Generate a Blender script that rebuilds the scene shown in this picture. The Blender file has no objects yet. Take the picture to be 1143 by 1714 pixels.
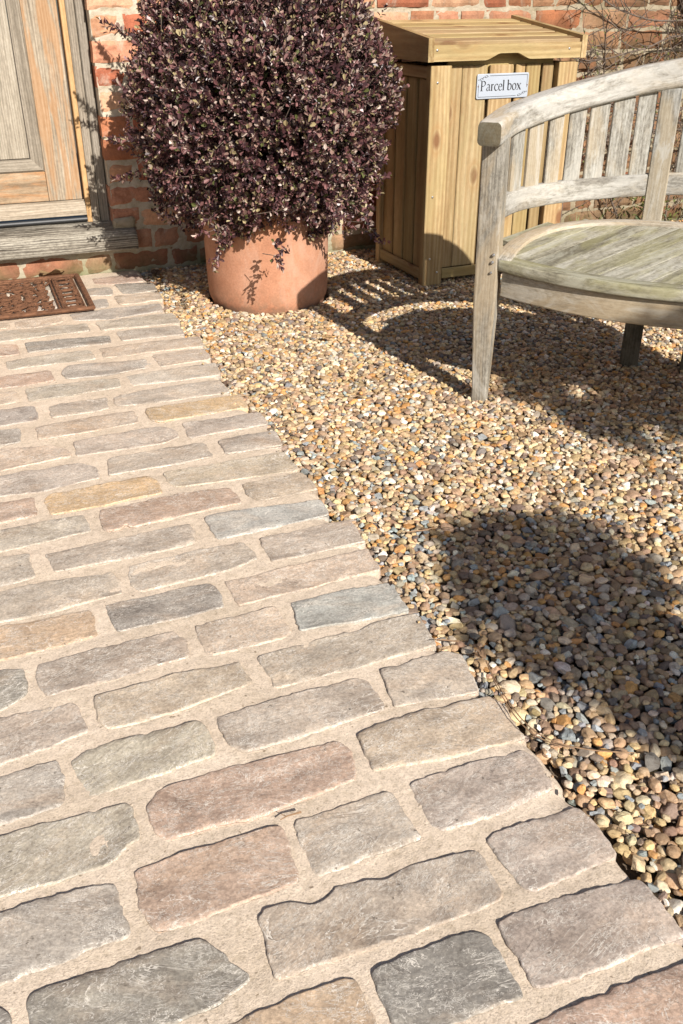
import bpy, math, random
import numpy as np
from mathutils import Vector, Matrix
from mathutils.geometry import delaunay_2d_cdt
R = math.radians
sc = bpy.context.scene
rng = np.random.default_rng(7)
rnd = random.Random(11)

# ---------------------------------------------------------------- camera, sky, sun, exposure
cam_d = bpy.data.cameras.new("camera"); cam = bpy.data.objects.new("camera", cam_d)
sc.collection.objects.link(cam); sc.camera = cam
cam.location = (0, 0, 1.10)
cam.rotation_euler = (math.pi / 2 - 0.514, 0.001, -0.367)
cam_d.sensor_fit = 'VERTICAL'; cam_d.sensor_height = 36; cam_d.sensor_width = 24
cam_d.lens = 32.38; cam_d.clip_start = 0.02; cam_d.clip_end = 500

SUN_AZ, SUN_EL = 98.0, 33.5           # azimuth in which the light travels, elevation
tr = Vector((math.cos(R(SUN_AZ)) * math.cos(R(SUN_EL)), math.sin(R(SUN_AZ)) * math.cos(R(SUN_EL)), -math.sin(R(SUN_EL))))
TOSUN = -tr
w = bpy.data.worlds.new("World"); sc.world = w; w.use_nodes = True
wn = w.node_tree; bg = wn.nodes['Background']
sky = wn.nodes.new('ShaderNodeTexSky'); sky.sky_type = 'NISHITA'; sky.sun_disc = False
sky.sun_elevation = R(SUN_EL); sky.sun_rotation = math.atan2(TOSUN.x, TOSUN.y)
sky.air_density = 1.0; sky.dust_density = 1.5
wn.links.new(sky.outputs[0], bg.inputs[0]); bg.inputs[1].default_value = 0.057
sd = bpy.data.lights.new("sun", 'SUN'); sd.energy = 5.0; sd.angle = R(0.5); sd.color = (1.0, 0.94, 0.86)
so = bpy.data.objects.new("sun", sd); sc.collection.objects.link(so)
so.rotation_euler = tr.to_track_quat('-Z', 'Y').to_euler(); so.location = TOSUN * 20
sc.view_settings.view_transform = 'Standard'; sc.view_settings.look = 'None'
sc.view_settings.exposure = 0.58; sc.view_settings.gamma = 1
sc.render.engine = 'CYCLES'

# ---------------------------------------------------------------- helpers
def N(nt, typ, ins=None, **props):
    n = nt.nodes.new(typ)
    for k, v in props.items(): setattr(n, k, v)
    for k, v in (ins or {}).items():
        s = n.inputs[k]
        if isinstance(v, bpy.types.NodeSocket): nt.links.new(v, s)
        else: s.default_value = v
    return n
def new_mat(name):
    m = bpy.data.materials.new(name); m.use_nodes = True
    nt = m.node_tree; b = nt.nodes['Principled BSDF']
    return m, nt, b
def ramp(nt, fac, stops, interp='LINEAR'):
    r = N(nt, 'ShaderNodeValToRGB', {0: fac}); r.color_ramp.interpolation = interp
    e = r.color_ramp.elements
    while len(e) < len(stops): e.new(0.5)
    for i, (p, c) in enumerate(stops):
        e[i].position = p; e[i].color = (*c, 1) if len(c) == 3 else (c[0], c[0], c[0], 1)
    return r.outputs[0]
def att(nt, name, kind='GEOMETRY'):
    return N(nt, 'ShaderNodeAttribute', attribute_name=name, attribute_type=kind)
def noise(nt, vec, scale, detail=4, rough=0.55, dist=0.0):
    return N(nt, 'ShaderNodeTexNoise', {'Vector': vec, 'Scale': scale, 'Detail': detail, 'Roughness': rough, 'Distortion': dist}).outputs[0]
def vscale(nt, vec, s):
    return N(nt, 'ShaderNodeVectorMath', {0: vec, 1: s}, operation='MULTIPLY').outputs[0]
def mix(nt, a, b, fac, mode='MIX'):
    n = N(nt, 'ShaderNodeMix', data_type='RGBA', blend_type=mode)
    for i, v in ((0, fac), (6, a), (7, b)):
        if isinstance(v, bpy.types.NodeSocket): nt.links.new(v, n.inputs[i])
        else: n.inputs[i].default_value = v if i == 0 else (*v, 1)
    return n.outputs[2]
def bump(nt, b, h, strength, dist, prev=None):
    n = N(nt, 'ShaderNodeBump', {'Height': h, 'Strength': strength, 'Distance': dist})
    if prev is not None: nt.links.new(prev, n.inputs['Normal'])
    nt.links.new(n.outputs[0], b.inputs['Normal']); return n.outputs[0]
def math_(nt, op, a, b=0.0):
    return N(nt, 'ShaderNodeMath', {0: a, 1: b}, operation=op).outputs[0]

WLOC = {}
class MB:
    """collects polygons with a colour and a grain coordinate, then links them as one mesh object"""
    def __init__(s): s.v = []; s.f = []; s.g = []; s.c = []; s.m = []; s.n = 0
    def add(s, v, f, g=None, col=(1, 1, 1), mi=0):
        v = np.asarray(v, float).reshape(-1, 3); k = len(v)
        s.v.append(v); s.g.append(v if g is None else np.asarray(g, float).reshape(-1, 3))
        c = np.asarray(col, float)
        s.c.append(np.tile(c, (k, 1)) if c.ndim == 1 else c)
        o = s.n
        s.f.extend([tuple(i + o for i in q) for q in f]); s.m.extend([mi] * len(f)); s.n += k
    def build(s, name, mats, parent=None, smooth=False, origin=None):
        me = bpy.data.meshes.new(name)
        V = np.vstack(s.v)
        o = np.zeros(3) if origin is None else np.array(origin, float)
        me.from_pydata((V - o).tolist(), [], s.f)
        a = me.attributes.new('g', 'FLOAT_VECTOR', 'POINT'); a.data.foreach_set('vector', np.vstack(s.g).ravel().astype(np.float32))
        C = np.vstack(s.c); C = np.hstack([C, np.ones((len(C), 1))])
        a = me.attributes.new('col', 'FLOAT_COLOR', 'POINT'); a.data.foreach_set('color', C.ravel().astype(np.float32))
        for m in (mats if isinstance(mats, (list, tuple)) else [mats]): me.materials.append(m)
        if any(s.m): me.polygons.foreach_set('material_index', s.m)
        if smooth: me.polygons.foreach_set('use_smooth', [True] * len(me.polygons))
        me.update()
        ob = bpy.data.objects.new(name, me); sc.collection.objects.link(ob)
        ob.location = o
        WLOC[ob.name] = Vector(o)
        if parent is not None:
            ob.parent = parent; ob.location = Vector(o) - WLOC[parent.name]
        return ob
def tag(o, label=None, cat=None, group=None, kind=None):
    for k, v in (('label', label), ('category', cat), ('group', group), ('kind', kind)):
        if v: o[k] = v
    return o
def thing(name, label, cat, loc, group=None):
    o = bpy.data.objects.new(name, None); sc.collection.objects.link(o); o.location = loc; WLOC[o.name] = Vector(loc)
    o.empty_display_size = 0.1
    return tag(o, label, cat, group)

BOXF = None
def cbox(mb, c, ax, h, bev=0.003, col=(1, 1, 1), grain=2, mi=0, wob=0.0, shear=None):
    """chamfered box: centre c, 3 axis vectors ax, half sizes h; grain = axis along which the wood runs"""
    global BOXF
    c = np.asarray(c, float); ax = np.asarray(ax, float); h = np.asarray(h, float)
    bev = min(bev, h.min() * 0.9)
    sg = [(a, b, d) for a in (-1, 1) for b in (-1, 1) for d in (-1, 1)]
    L = []
    for s_ in sg:
        for k in range(3):
            q = np.array(s_) * (h - bev); q[k] = s_[k] * h[k]; L.append(q)
    L = np.array(L)
    if BOXF is None:
        F = []; idx = {s_: i for i, s_ in enumerate(sg)}
        def vid(s_, k): return idx[tuple(s_)] * 3 + k
        for k in range(3):
            i, j = [(1, 2), (2, 0), (0, 1)][k]
            for sgn in (-1, 1):
                q = []
                for a, b in ((-1, -1), (1, -1), (1, 1), (-1, 1)):
                    s_ = [0, 0, 0]; s_[k] = sgn; s_[i] = a; s_[j] = b; q.append(vid(s_, k))
                F.append(tuple(q if sgn > 0 else q[::-1]))
        for k in range(3):                      # edges running along k
            i, j = [(1, 2), (2, 0), (0, 1)][k]
            for a in (-1, 1):
                for b in (-1, 1):
                    s0 = [0, 0, 0]; s0[i] = a; s0[j] = b; s1 = list(s0); s0[k] = -1; s1[k] = 1
                    q = (vid(s0, i), vid(s1, i), vid(s1, j), vid(s0, j))
                    F.append(q if a * b < 0 else q[::-1])
        for s_ in sg:
            q = (vid(s_, 0), vid(s_, 1), vid(s_, 2)); F.append(q if s_[0] * s_[1] * s_[2] > 0 else q[::-1])
        BOXF = F
    P = L + (rng.normal(0, wob, L.shape) if wob else 0)
    V = c + P @ ax
    if shear is not None: V = shear(V)
    order = {0: [1, 2, 0], 1: [2, 0, 1], 2: [0, 1, 2]}[grain]
    g = L[:, order] + rng.uniform(-5, 5, 3)
    mb.add(V, BOXF, g, col, mi)
I3 = np.eye(3)
def bx(mb, lo, hi, bev=0.003, col=(1, 1, 1), grain=2, mi=0, ax=I3, org=(0, 0, 0), wob=0.0):
    lo = np.array(lo, float); hi = np.array(hi, float); ax = np.asarray(ax, float)
    cbox(mb, np.asarray(org, float) + ((lo + hi) / 2) @ ax, ax, (hi - lo) / 2, bev, col, grain, mi, wob)
def sweep(mb, P, lat, prof, col=(1, 1, 1), caps=True, up=None, mi=0):
    """sweep closed profile [(lateral, up)] (or a list of profiles) along P with lateral vectors lat"""
    P = np.asarray(P, float); lat = np.asarray(lat, float); n = len(P)
    pr = [np.asarray(prof, float)] * n if not isinstance(prof, list) or np.ndim(prof[0]) == 1 else [np.asarray(q, float) for q in prof]
    m = len(pr[0]); upv = np.array([0, 0, 1.0]) if up is None else np.asarray(up, float)
    l = np.concatenate([[0], np.cumsum(np.linalg.norm(np.diff(P, axis=0), axis=1))])
    V = []; G = []; off = rng.uniform(-5, 5, 3)
    for i in range(n):
        u_ = upv if upv.ndim == 1 else upv[i]
        V.append(P[i] + np.outer(pr[i][:, 0], lat[i]) + np.outer(pr[i][:, 1], u_))
        G.append(np.column_stack([pr[i][:, 0], pr[i][:, 1], np.full(m, l[i])]) + off)
    F = [(i * m + j, i * m + (j + 1) % m, (i + 1) * m + (j + 1) % m, (i + 1) * m + j) for i in range(n - 1) for j in range(m)]
    if caps: F += [tuple(range(m))[::-1], tuple((n - 1) * m + j for j in range(m))]
    mb.add(np.vstack(V), F, np.vstack(G), col, mi)
def tube(mb, P, r, sides=6, col=(1, 1, 1), flat=1.0, mi=0):
    P = np.asarray(P, float); n = len(P)
    r = np.full(n, r) if np.isscalar(r) else np.asarray(r, float)
    T = np.gradient(P, axis=0); T /= np.linalg.norm(T, axis=1)[:, None] + 1e-9
    ref = np.array([0, 0, 1.0]) if abs(T[:, 2]).mean() < 0.8 else np.array([1.0, 0.1, 0])
    A = np.cross(T, ref); A /= np.linalg.norm(A, axis=1)[:, None] + 1e-9
    B = np.cross(A, T)
    a = np.linspace(0, 2 * np.pi, sides, endpoint=False)
    V = (P[:, None] + r[:, None, None] * (np.cos(a)[None, :, None] * A[:, None] + flat * np.sin(a)[None, :, None] * B[:, None])).reshape(-1, 3)
    F = [(i * sides + j, i * sides + (j + 1) % sides, (i + 1) * sides + (j + 1) % sides, (i + 1) * sides + j) for i in range(n - 1) for j in range(sides)]
    F += [tuple(range(sides))[::-1], tuple((n - 1) * sides + j for j in range(sides))]
    mb.add(V, F, None, col, mi)
def rrect(w_, h_, r, seg=3, cx=0, cy=0):
    o = []
    for (sx, sy, a0) in ((1, -1, -90), (1, 1, 0), (-1, 1, 90), (-1, -1, 180)):
        for k in range(seg + 1):
            a = R(a0 + 90 * k / seg); o.append((cx + sx * (w_ / 2 - r) + r * math.cos(a), cy + sy * (h_ / 2 - r) + r * math.sin(a)))
    return np.array(o)

# value noise on arrays (for real surface relief)
_P = np.random.default_rng(3).random((64, 64))
def vn(x, y):
    x = np.asarray(x, float); y = np.asarray(y, float)
    xi = np.floor(x).astype(int); yi = np.floor(y).astype(int); fx = x - xi; fy = y - yi
    fx = fx * fx * (3 - 2 * fx); fy = fy * fy * (3 - 2 * fy)
    a = _P[xi % 64, yi % 64]; b = _P[(xi + 1) % 64, yi % 64]; c = _P[xi % 64, (yi + 1) % 64]; d = _P[(xi + 1) % 64, (yi + 1) % 64]
    return (a * (1 - fx) + b * fx) * (1 - fy) + (c * (1 - fx) + d * fx) * fy * 1.0
def fbm(x, y, o=3):
    s = 0; a = 1; t = 0
    for k in range(o): s = s + a * vn(x * 2 ** k + 17.3 * k, y * 2 ** k + 5.1 * k); t += a; a *= 0.5
    return s / t - 0.5

def leaves(mb, P, D, Nn, L, W, col, fold=0.18, mi=0):
    """many small obovate leaves: base P, direction D, face normal N"""
    D = D / (np.linalg.norm(D, axis=1)[:, None] + 1e-9)
    S = np.cross(D, Nn); S /= np.linalg.norm(S, axis=1)[:, None] + 1e-9
    U = np.cross(S, D); n = len(P); L = L[:, None]; W = W[:, None]
    v = [P, P + D * L + U * L * -0.10,
         P + D * L * .40 + S * W * .38 + U * W * fold, P + D * L * .78 + S * W * .46 + U * W * fold * .8,
         P + D * L * .78 - S * W * .46 + U * W * fold * .8, P + D * L * .40 - S * W * .38 + U * W * fold]
    V = np.stack(v, 1).reshape(-1, 3)
    b = np.arange(n)[:, None] * 6
    F = np.concatenate([b + [0, 2, 3, 1], b + [0, 1, 4, 5]]).tolist()
    mb.add(V, F, None, np.repeat(col, 6, axis=0), mi)

# ---------------------------------------------------------------- materials
def m_stone():
    m, nt, b = new_mat('sandstone')
    g = att(nt, 'g').outputs['Vector']; c = att(nt, 'col').outputs['Color']
    st = vscale(nt, g, (1.0, 2.2, 1.0))
    n1 = noise(nt, g, 8, 5, .62); n2 = noise(nt, st, 22, 6, .70, 2.4); n3 = noise(nt, g, 190, 4, .75); n4 = noise(nt, g, 520, 2, .6)
    col = mix(nt, c, ramp(nt, n1, [(.32, (.74, .72, .70)), (.5, (1, 1, 1)), (.68, (1.20, 1.17, 1.13))]), 1, 'MULTIPLY')
    col = mix(nt, col, (.42, .29, .19), ramp(nt, noise(nt, st, 5, 4, .6, .8), [(.52, (0,)), (.75, (.40,))]))
    col = mix(nt, col, ramp(nt, n2, [(.34, (.80, .79, .78)), (.48, (1, 1, 1)), (.66, (1.16, 1.15, 1.13))]), .9, 'MULTIPLY')
    col = mix(nt, col, ramp(nt, n3, [(.34, (.68, .66, .64)), (.5, (1, 1, 1)), (.64, (1.34, 1.33, 1.30))]), .85, 'MULTIPLY')
    tot = None
    for sc_, wd, am, off in ((9, .012, .85, 0.), (20, .016, .75, 3.)):      # pale riven edges and calcite veins
        v = noise(nt, N(nt, 'ShaderNodeVectorMath', {0: vscale(nt, g, (1, 2.0, 1)), 1: (off, off, off)}, operation='ADD').outputs[0], sc_, 5, .72, 2.0)
        band = ramp(nt, v, [(.5 - wd * 1.3, (0,)), (.5, (1,)), (.5 + wd * .6, (0,))])
        band = math_(nt, 'MULTIPLY', band, ramp(nt, noise(nt, g, sc_ * 1.3, 3), [(.44, (0,)), (.53, (am,))]))
        tot = band if tot is None else math_(nt, 'MAXIMUM', tot, band)
    col = mix(nt, col, (.74, .69, .62), tot)
    lay = noise(nt, vscale(nt, g, (1, 2.3, 1)), 5.5, 6, .62, .6)          # riven layers: stepped relief with pale broken lips
    ls = math_(nt, 'MULTIPLY', lay, 13.); fr = math_(nt, 'FRACT', ls); stepd = math_(nt, 'FLOOR', ls)
    lip = math_(nt, 'MULTIPLY', ramp(nt, fr, [(.0, (1,)), (.07, (.8,)), (.13, (0,))]), ramp(nt, noise(nt, g, 14, 3), [(.46, (0,)), (.56, (.75,))]))
    dk = math_(nt, 'MULTIPLY', ramp(nt, fr, [(.86, (0,)), (1., (1,))]), ramp(nt, noise(nt, g, 11, 3), [(.50, (0,)), (.58, (.55,))]))
    col = mix(nt, col, (.13, .105, .085), dk); col = mix(nt, col, (.70, .65, .58), lip)
    tone = N(nt, 'ShaderNodeTexWhiteNoise', {'W': stepd}, noise_dimensions='1D').outputs[0]
    col = mix(nt, col, ramp(nt, tone, [(0, (.88, .87, .86)), (1, (1.12, 1.12, 1.11))]), 1, 'MULTIPLY')
    vo = N(nt, 'ShaderNodeTexVoronoi', {'Vector': N(nt, 'ShaderNodeVectorMath', {0: g, 1: vscale(nt, N(nt, 'ShaderNodeTexNoise', {'Vector': g, 'Scale': 120.}).outputs['Color'], (.012, .012, .012))}, operation='ADD').outputs[0], 'Scale': 120, 'Randomness': 1}).outputs['Distance']
    fl = math_(nt, 'MULTIPLY', ramp(nt, vo, [(.07, (.8,)), (.20, (0,))]), ramp(nt, noise(nt, g, 26, 3), [(.44, (0,)), (.60, (1,))]))
    col = mix(nt, col, (.72, .68, .62), fl)
    pit = ramp(nt, noise(nt, g, 75, 3, .6), [(.27, (.8,)), (.33, (0,))])
    col = mix(nt, col, (.11, .09, .07), pit)
    nt.links.new(col, b.inputs['Base Color'])
    b.inputs['Roughness'].default_value = .74; b.inputs['Specular IOR Level'].default_value = .35
    p = bump(nt, b, n1, .35, .006); p = bump(nt, b, n2, .16, .003, p); p = bump(nt, b, n3, .45, .0010, p)
    p = bump(nt, b, tot, .4, .002, p); bump(nt, b, math_(nt, 'DIVIDE', stepd, 13.), .55, .012, p)
    return m
def m_mortar():
    m, nt, b = new_mat('sandy_mortar')
    g = N(nt, 'ShaderNodeTexCoord').outputs['Object']
    n1 = noise(nt, g, 5, 4, .6); n2 = noise(nt, g, 300, 3, .75); n3 = noise(nt, g, 90, 3, .6)
    col = ramp(nt, n1, [(.3, (.51, .42, .325)), (.6, (.59, .49, .39)), (.8, (.63, .535, .435))])
    col = mix(nt, col, ramp(nt, n2, [(.32, (.66, .64, .61)), (.46, (1, 1, 1)), (.64, (1.16, 1.15, 1.13))]), .95, 'MULTIPLY')
    col = mix(nt, col, ramp(nt, n3, [(.34, (.84, .83, .80)), (.5, (1, 1, 1)), (.66, (1.1, 1.1, 1.1))]), .8, 'MULTIPLY')
    col = mix(nt, col, (.22, .20, .11), ramp(nt, noise(nt, g, 7, 6, .75, .5), [(.62, (0,)), (.72, (.35,))]))
    pit = ramp(nt, noise(nt, g, 110, 2, .5), [(.25, (1,)), (.32, (0,))])
    col = mix(nt, col, (.20, .15, .10), math_(nt, 'MULTIPLY', pit, .8))
    nt.links.new(col, b.inputs['Base Color']); b.inputs['Roughness'].default_value = .95
    b.inputs['Specular IOR Level'].default_value = .2
    p = bump(nt, b, n3, .45, .0025); p = bump(nt, b, noise(nt, g, 150, 4, .8), .55, .0016, p); p = bump(nt, b, n2, .6, .0010, p); bump(nt, b, pit, -.6, .003, p)
    return m
def m_pebble():
    m, nt, b = new_mat('pebble')
    a = att(nt, 'pcol', 'INSTANCER'); g = N(nt, 'ShaderNodeTexCoord').outputs['Object']
    rid = att(nt, 'pid', 'INSTANCER').outputs['Fac']
    v = N(nt, 'ShaderNodeVectorMath', {0: g, 1: N(nt, 'ShaderNodeCombineXYZ', {0: rid, 1: math_(nt, 'MULTIPLY', rid, 1.7), 2: rid}).outputs[0]}, operation='ADD').outputs[0]
    n1 = noise(nt, v, 1.4, 4, .6, .6); n2 = noise(nt, v, 9, 3, .7)
    col = mix(nt, a.outputs['Color'], ramp(nt, n1, [(.32, (.66, .58, .50)), (.5, (1, 1, 1)), (.68, (1.25, 1.22, 1.18))]), .8, 'MULTIPLY')
    col = mix(nt, col, ramp(nt, n2, [(.35, (.78, .76, .74)), (.5, (1, 1, 1)), (.7, (1.15, 1.14, 1.12))]), .8, 'MULTIPLY')
    nt.links.new(col, b.inputs['Base Color']); b.inputs['Roughness'].default_value = .52
    b.inputs['Specular IOR Level'].default_value = .4
    bump(nt, b, n2, .35, .05)
    return m
def m_soil():
    m, nt, b = new_mat('dark_soil')
    g = N(nt, 'ShaderNodeTexCoord').outputs['Object']; n1 = noise(nt, g, 60, 5, .7)
    nt.links.new(ramp(nt, n1, [(.3, (.06, .045, .032)), (.7, (.22, .165, .115))]), b.inputs['Base Color']); b.inputs['Roughness'].default_value = .95
    bump(nt, b, n1, .8, .01); return m
def m_brick():
    m, nt, b = new_mat('old_brick')
    c = att(nt, 'col').outputs['Color']; g = att(nt, 'g').outputs['Vector']
    o = N(nt, 'ShaderNodeTexCoord').outputs['Object']
    n1 = noise(nt, g, 14, 5, .65, .5); n2 = noise(nt, g, 120, 4, .7); n3 = noise(nt, o, 4.5, 4, .65)
    col = mix(nt, c, ramp(nt, n1, [(.3, (.62, .55, .50)), (.5, (1, 1, 1)), (.72, (1.35, 1.3, 1.22))]), .85, 'MULTIPLY')
    col = mix(nt, col, ramp(nt, n2, [(.32, (.75, .72, .70)), (.5, (1, 1, 1)), (.7, (1.2, 1.2, 1.18))]), .7, 'MULTIPLY')
    lime = ramp(nt, noise(nt, o, 11, 5, .7, 1.0), [(.56, (0,)), (.70, (.6,))])
    col = mix(nt, col, (.48, .38, .30), lime)
    sep = N(nt, 'ShaderNodeSeparateXYZ', {0: o})
    # damp algae near the ground, lichen grime and painted-in shade on the right-hand stretch
    low = N(nt, 'ShaderNodeMapRange', {0: sep.outputs[2], 1: .10, 2: .0, 3: 0., 4: .9}).outputs[0]
    col = mix(nt, col, (.10, .105, .045), math_(nt, 'MULTIPLY', low, ramp(nt, n3, [(.38, (.1,)), (.60, (1,))])))
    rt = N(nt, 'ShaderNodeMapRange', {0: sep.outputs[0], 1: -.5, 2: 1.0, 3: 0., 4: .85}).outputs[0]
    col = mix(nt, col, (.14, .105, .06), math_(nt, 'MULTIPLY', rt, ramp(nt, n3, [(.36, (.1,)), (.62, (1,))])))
    col = mix(nt, col, (.62, .60, .55), N(nt, 'ShaderNodeMapRange', {0: sep.outputs[0], 1: -.5, 2: .9, 3: 0., 4: 1.}).outputs[0], 'MULTIPLY')  # whole right stretch multiplied darker: wall shade put into the brick colour
    nt.links.new(col, b.inputs['Base Color']); b.inputs['Roughness'].default_value = .9; b.inputs['Specular IOR Level'].default_value = .25
    p = bump(nt, b, n1, .5, .006); bump(nt, b, n2, .6, .002, p)
    return m
def m_wallmortar():
    m, nt, b = new_mat('lime_mortar')
    o = N(nt, 'ShaderNodeTexCoord').outputs['Object']; n1 = noise(nt, o, 18, 5, .7); n2 = noise(nt, o, 200, 3, .7)
    col = ramp(nt, n1, [(.3, (.30, .25, .165)), (.5, (.46, .395, .30)), (.7, (.55, .49, .40))])
    sep = N(nt, 'ShaderNodeSeparateXYZ', {0: o})
    low = N(nt, 'ShaderNodeMapRange', {0: sep.outputs[2], 1: .12, 2: .0, 3: 0., 4: .9}).outputs[0]
    col = mix(nt, col, (.13, .14, .06), math_(nt, 'MULTIPLY', low, ramp(nt, noise(nt, o, 4.5, 4, .65), [(.36, (.15,)), (.60, (1,))])))
    col = mix(nt, col, (.60, .58, .52), N(nt, 'ShaderNodeMapRange', {0: sep.outputs[0], 1: -.5, 2: .9, 3: 0., 4: 1.}).outputs[0], 'MULTIPLY')  # same shade put into the mortar colour towards the right
    nt.links.new(col, b.inputs['Base Color']); b.inputs['Roughness'].default_value = .95
    p = bump(nt, b, n1, .6, .008); bump(nt, b, n2, .6, .002, p); return m
def m_wood(name, dark, mid, light, gs=1.0, contrast=1.0, rough=.75, mott=None, mott_amt=0., mott_scale=6, lich=None, lich_amt=0., knots=False, fine=1.0, speck=.3, mstr=.35):
    m, nt, b = new_mat(name)
    g = att(nt, 'g').outputs['Vector']; c = att(nt, 'col').outputs['Color']
    s1 = vscale(nt, g, (1, 1, .10)); s2 = vscale(nt, g, (1, 1, .05))
    n1 = noise(nt, s1, 38 * gs, 4, .6, .9); n2 = noise(nt, s2, 230 * gs, 3, .7); n0 = noise(nt, vscale(nt, g, (1, 1, .12)), 7 * gs, 3, .5, .6)
    wv = N(nt, 'ShaderNodeTexWave', {'Vector': vscale(nt, g, (1, 1, .07)), 'Scale': 26 * gs, 'Distortion': 9, 'Detail': 3, 'Detail Scale': .8}, wave_type='BANDS', bands_direction='X').outputs['Fac']
    f = math_(nt, 'ADD', math_(nt, 'MULTIPLY', n1, .55), math_(nt, 'MULTIPLY', n0, .30))
    f = math_(nt, 'ADD', f, math_(nt, 'MULTIPLY', wv, .15))
    k = .16 / contrast
    col = ramp(nt, f, [(.5 - k, dark), (.5, mid), (.5 + k, light)])
    col = mix(nt, col, ramp(nt, n2, [(.32, (.74, .72, .70)), (.5, (1, 1, 1)), (.7, (1.12, 1.11, 1.10))]), .7 * fine, 'MULTIPLY')
    col = mix(nt, col, ramp(nt, noise(nt, vscale(nt, g, (1, 1, .5)), 90 * gs, 5, .75), [(.36, (.62, .60, .58)), (.5, (1, 1, 1)), (.62, (1.28, 1.28, 1.28))]), speck, 'MULTIPLY')
    if knots:
        sg = N(nt, 'ShaderNodeSeparateXYZ', {0: g}); vo = N(nt, 'ShaderNodeTexVoronoi', {'Vector': N(nt, 'ShaderNodeCombineXYZ', {0: sg.outputs[0], 1: math_(nt, 'MULTIPLY', sg.outputs[2], .5)}).outputs[0], 'Scale': 5.2, 'Randomness': 1}, voronoi_dimensions='2D').outputs['Distance']
        col = mix(nt, col, (.16, .07, .03), ramp(nt, vo, [(.05, (.85,)), (.085, (.4,)), (.11, (0,))]))
        col = mix(nt, col, (.30, .17, .07), ramp(nt, vo, [(.10, (.0,)), (.13, (.45,)), (.20, (0,))]))
    if mott:
        mo = noise(nt, vscale(nt, g, (1, 1, mstr)), mott_scale, 5, .65, .8)
        col = mix(nt, col, mott, ramp(nt, mo, [(.46, (0,)), (.56, (mott_amt,))]))
    if lich:
        li = noise(nt, vscale(nt, g, (1, 1, .3)), 13, 6, .7, 1.2)
        col = mix(nt, col, lich, ramp(nt, li, [(.50, (0,)), (.60, (lich_amt,))]))
    col = mix(nt, col, c, 1, 'MULTIPLY')
    nt.links.new(col, b.inputs['Base Color']); b.inputs['Roughness'].default_value = rough; b.inputs['Specular IOR Level'].default_value = .3
    p = bump(nt, b, n1, .45, .003); bump(nt, b, n2, .5, .0012, p)
    return m
def m_plain(name, col, rough=.6, metal=0., var=.25, scale=30, bmp=.2, bd=.002, attr=False, spec=.5):
    m, nt, b = new_mat(name)
    g = N(nt, 'ShaderNodeTexCoord').outputs['Object']; n1 = noise(nt, g, scale, 5, .65)
    base = att(nt, 'col').outputs['Color'] if attr else col
    c = mix(nt, base, ramp(nt, n1, [(.3, (1 - var,) * 3), (.5, (1, 1, 1)), (.7, (1 + var,) * 3)]), 1, 'MULTIPLY')
    nt.links.new(c, b.inputs['Base Color']); b.inputs['Roughness'].default_value = rough; b.inputs['Metallic'].default_value = metal
    b.inputs['Specular IOR Level'].default_value = spec
    if bmp: bump(nt, b, n1, bmp, bd)
    return m
def m_leaf(name, rough=.35, trans=.15):
    m, nt, b = new_mat(name)
    c = att(nt, 'col').outputs['Color']
    nt.links.new(c, b.inputs['Base Color']); b.inputs['Roughness'].default_value = rough
    b.inputs['Specular IOR Level'].default_value = .6
    if trans:
        t = N(nt, 'ShaderNodeBsdfTranslucent'); nt.links.new(c, t.inputs[0])
        x = N(nt, 'ShaderNodeMixShader', {0: trans}); nt.links.new(b.outputs[0], x.inputs[1]); nt.links.new(t.outputs[0], x.inputs[2])
        nt.links.new(x.outputs[0], nt.nodes['Material Output'].inputs[0])
    return m
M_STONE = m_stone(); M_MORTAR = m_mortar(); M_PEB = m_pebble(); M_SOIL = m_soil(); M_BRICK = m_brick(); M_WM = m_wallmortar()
M_TEAK = m_wood('weathered_teak', (.175, .162, .140), (.285, .270, .238), (.38, .368, .335), gs=1.3, contrast=.9, mott=(.42, .335, .225), mott_amt=.6, mott_scale=4, lich=(.50, .49, .46), lich_amt=.5, speck=.9)
M_SEAT = m_wood('lichened_teak', (.135, .122, .09), (.265, .247, .195), (.38, .362, .31), contrast=1.1, mott=(.32, .30, .15), mott_amt=.40, mott_scale=8, lich=(.42, .41, .35), lich_amt=.55, speck=.9)
M_PINE = m_wood('treated_pine', (.230, .145, .062), (.345, .248, .125), (.455, .358, .205), gs=.6, contrast=.8, rough=.6, knots=True, mott=(.30, .245, .115), mott_amt=.35, speck=.25, fine=.7)
M_DOOR = m_wood('peeling_oak', (.17, .138, .10), (.295, .245, .18), (.41, .35, .27), contrast=.9, mott=(.40, .20, .075), mott_amt=.55, mott_scale=22, speck=.45, mstr=.10)
M_GREYOAK = m_wood('grey_oak', (.17, .145, .112), (.27, .232, .185), (.36, .32, .265), gs=1.2, contrast=.8, speck=.4)
M_SILL = m_wood('weathered_sill', (.055, .048, .038), (.18, .16, .13), (.32, .295, .245), gs=1.1, contrast=1.4, fine=1.3, speck=.9)
M_BEAD = m_wood('new_softwood', (.40, .235, .10), (.47, .29, .135), (.53, .35, .18), contrast=.6)
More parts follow.
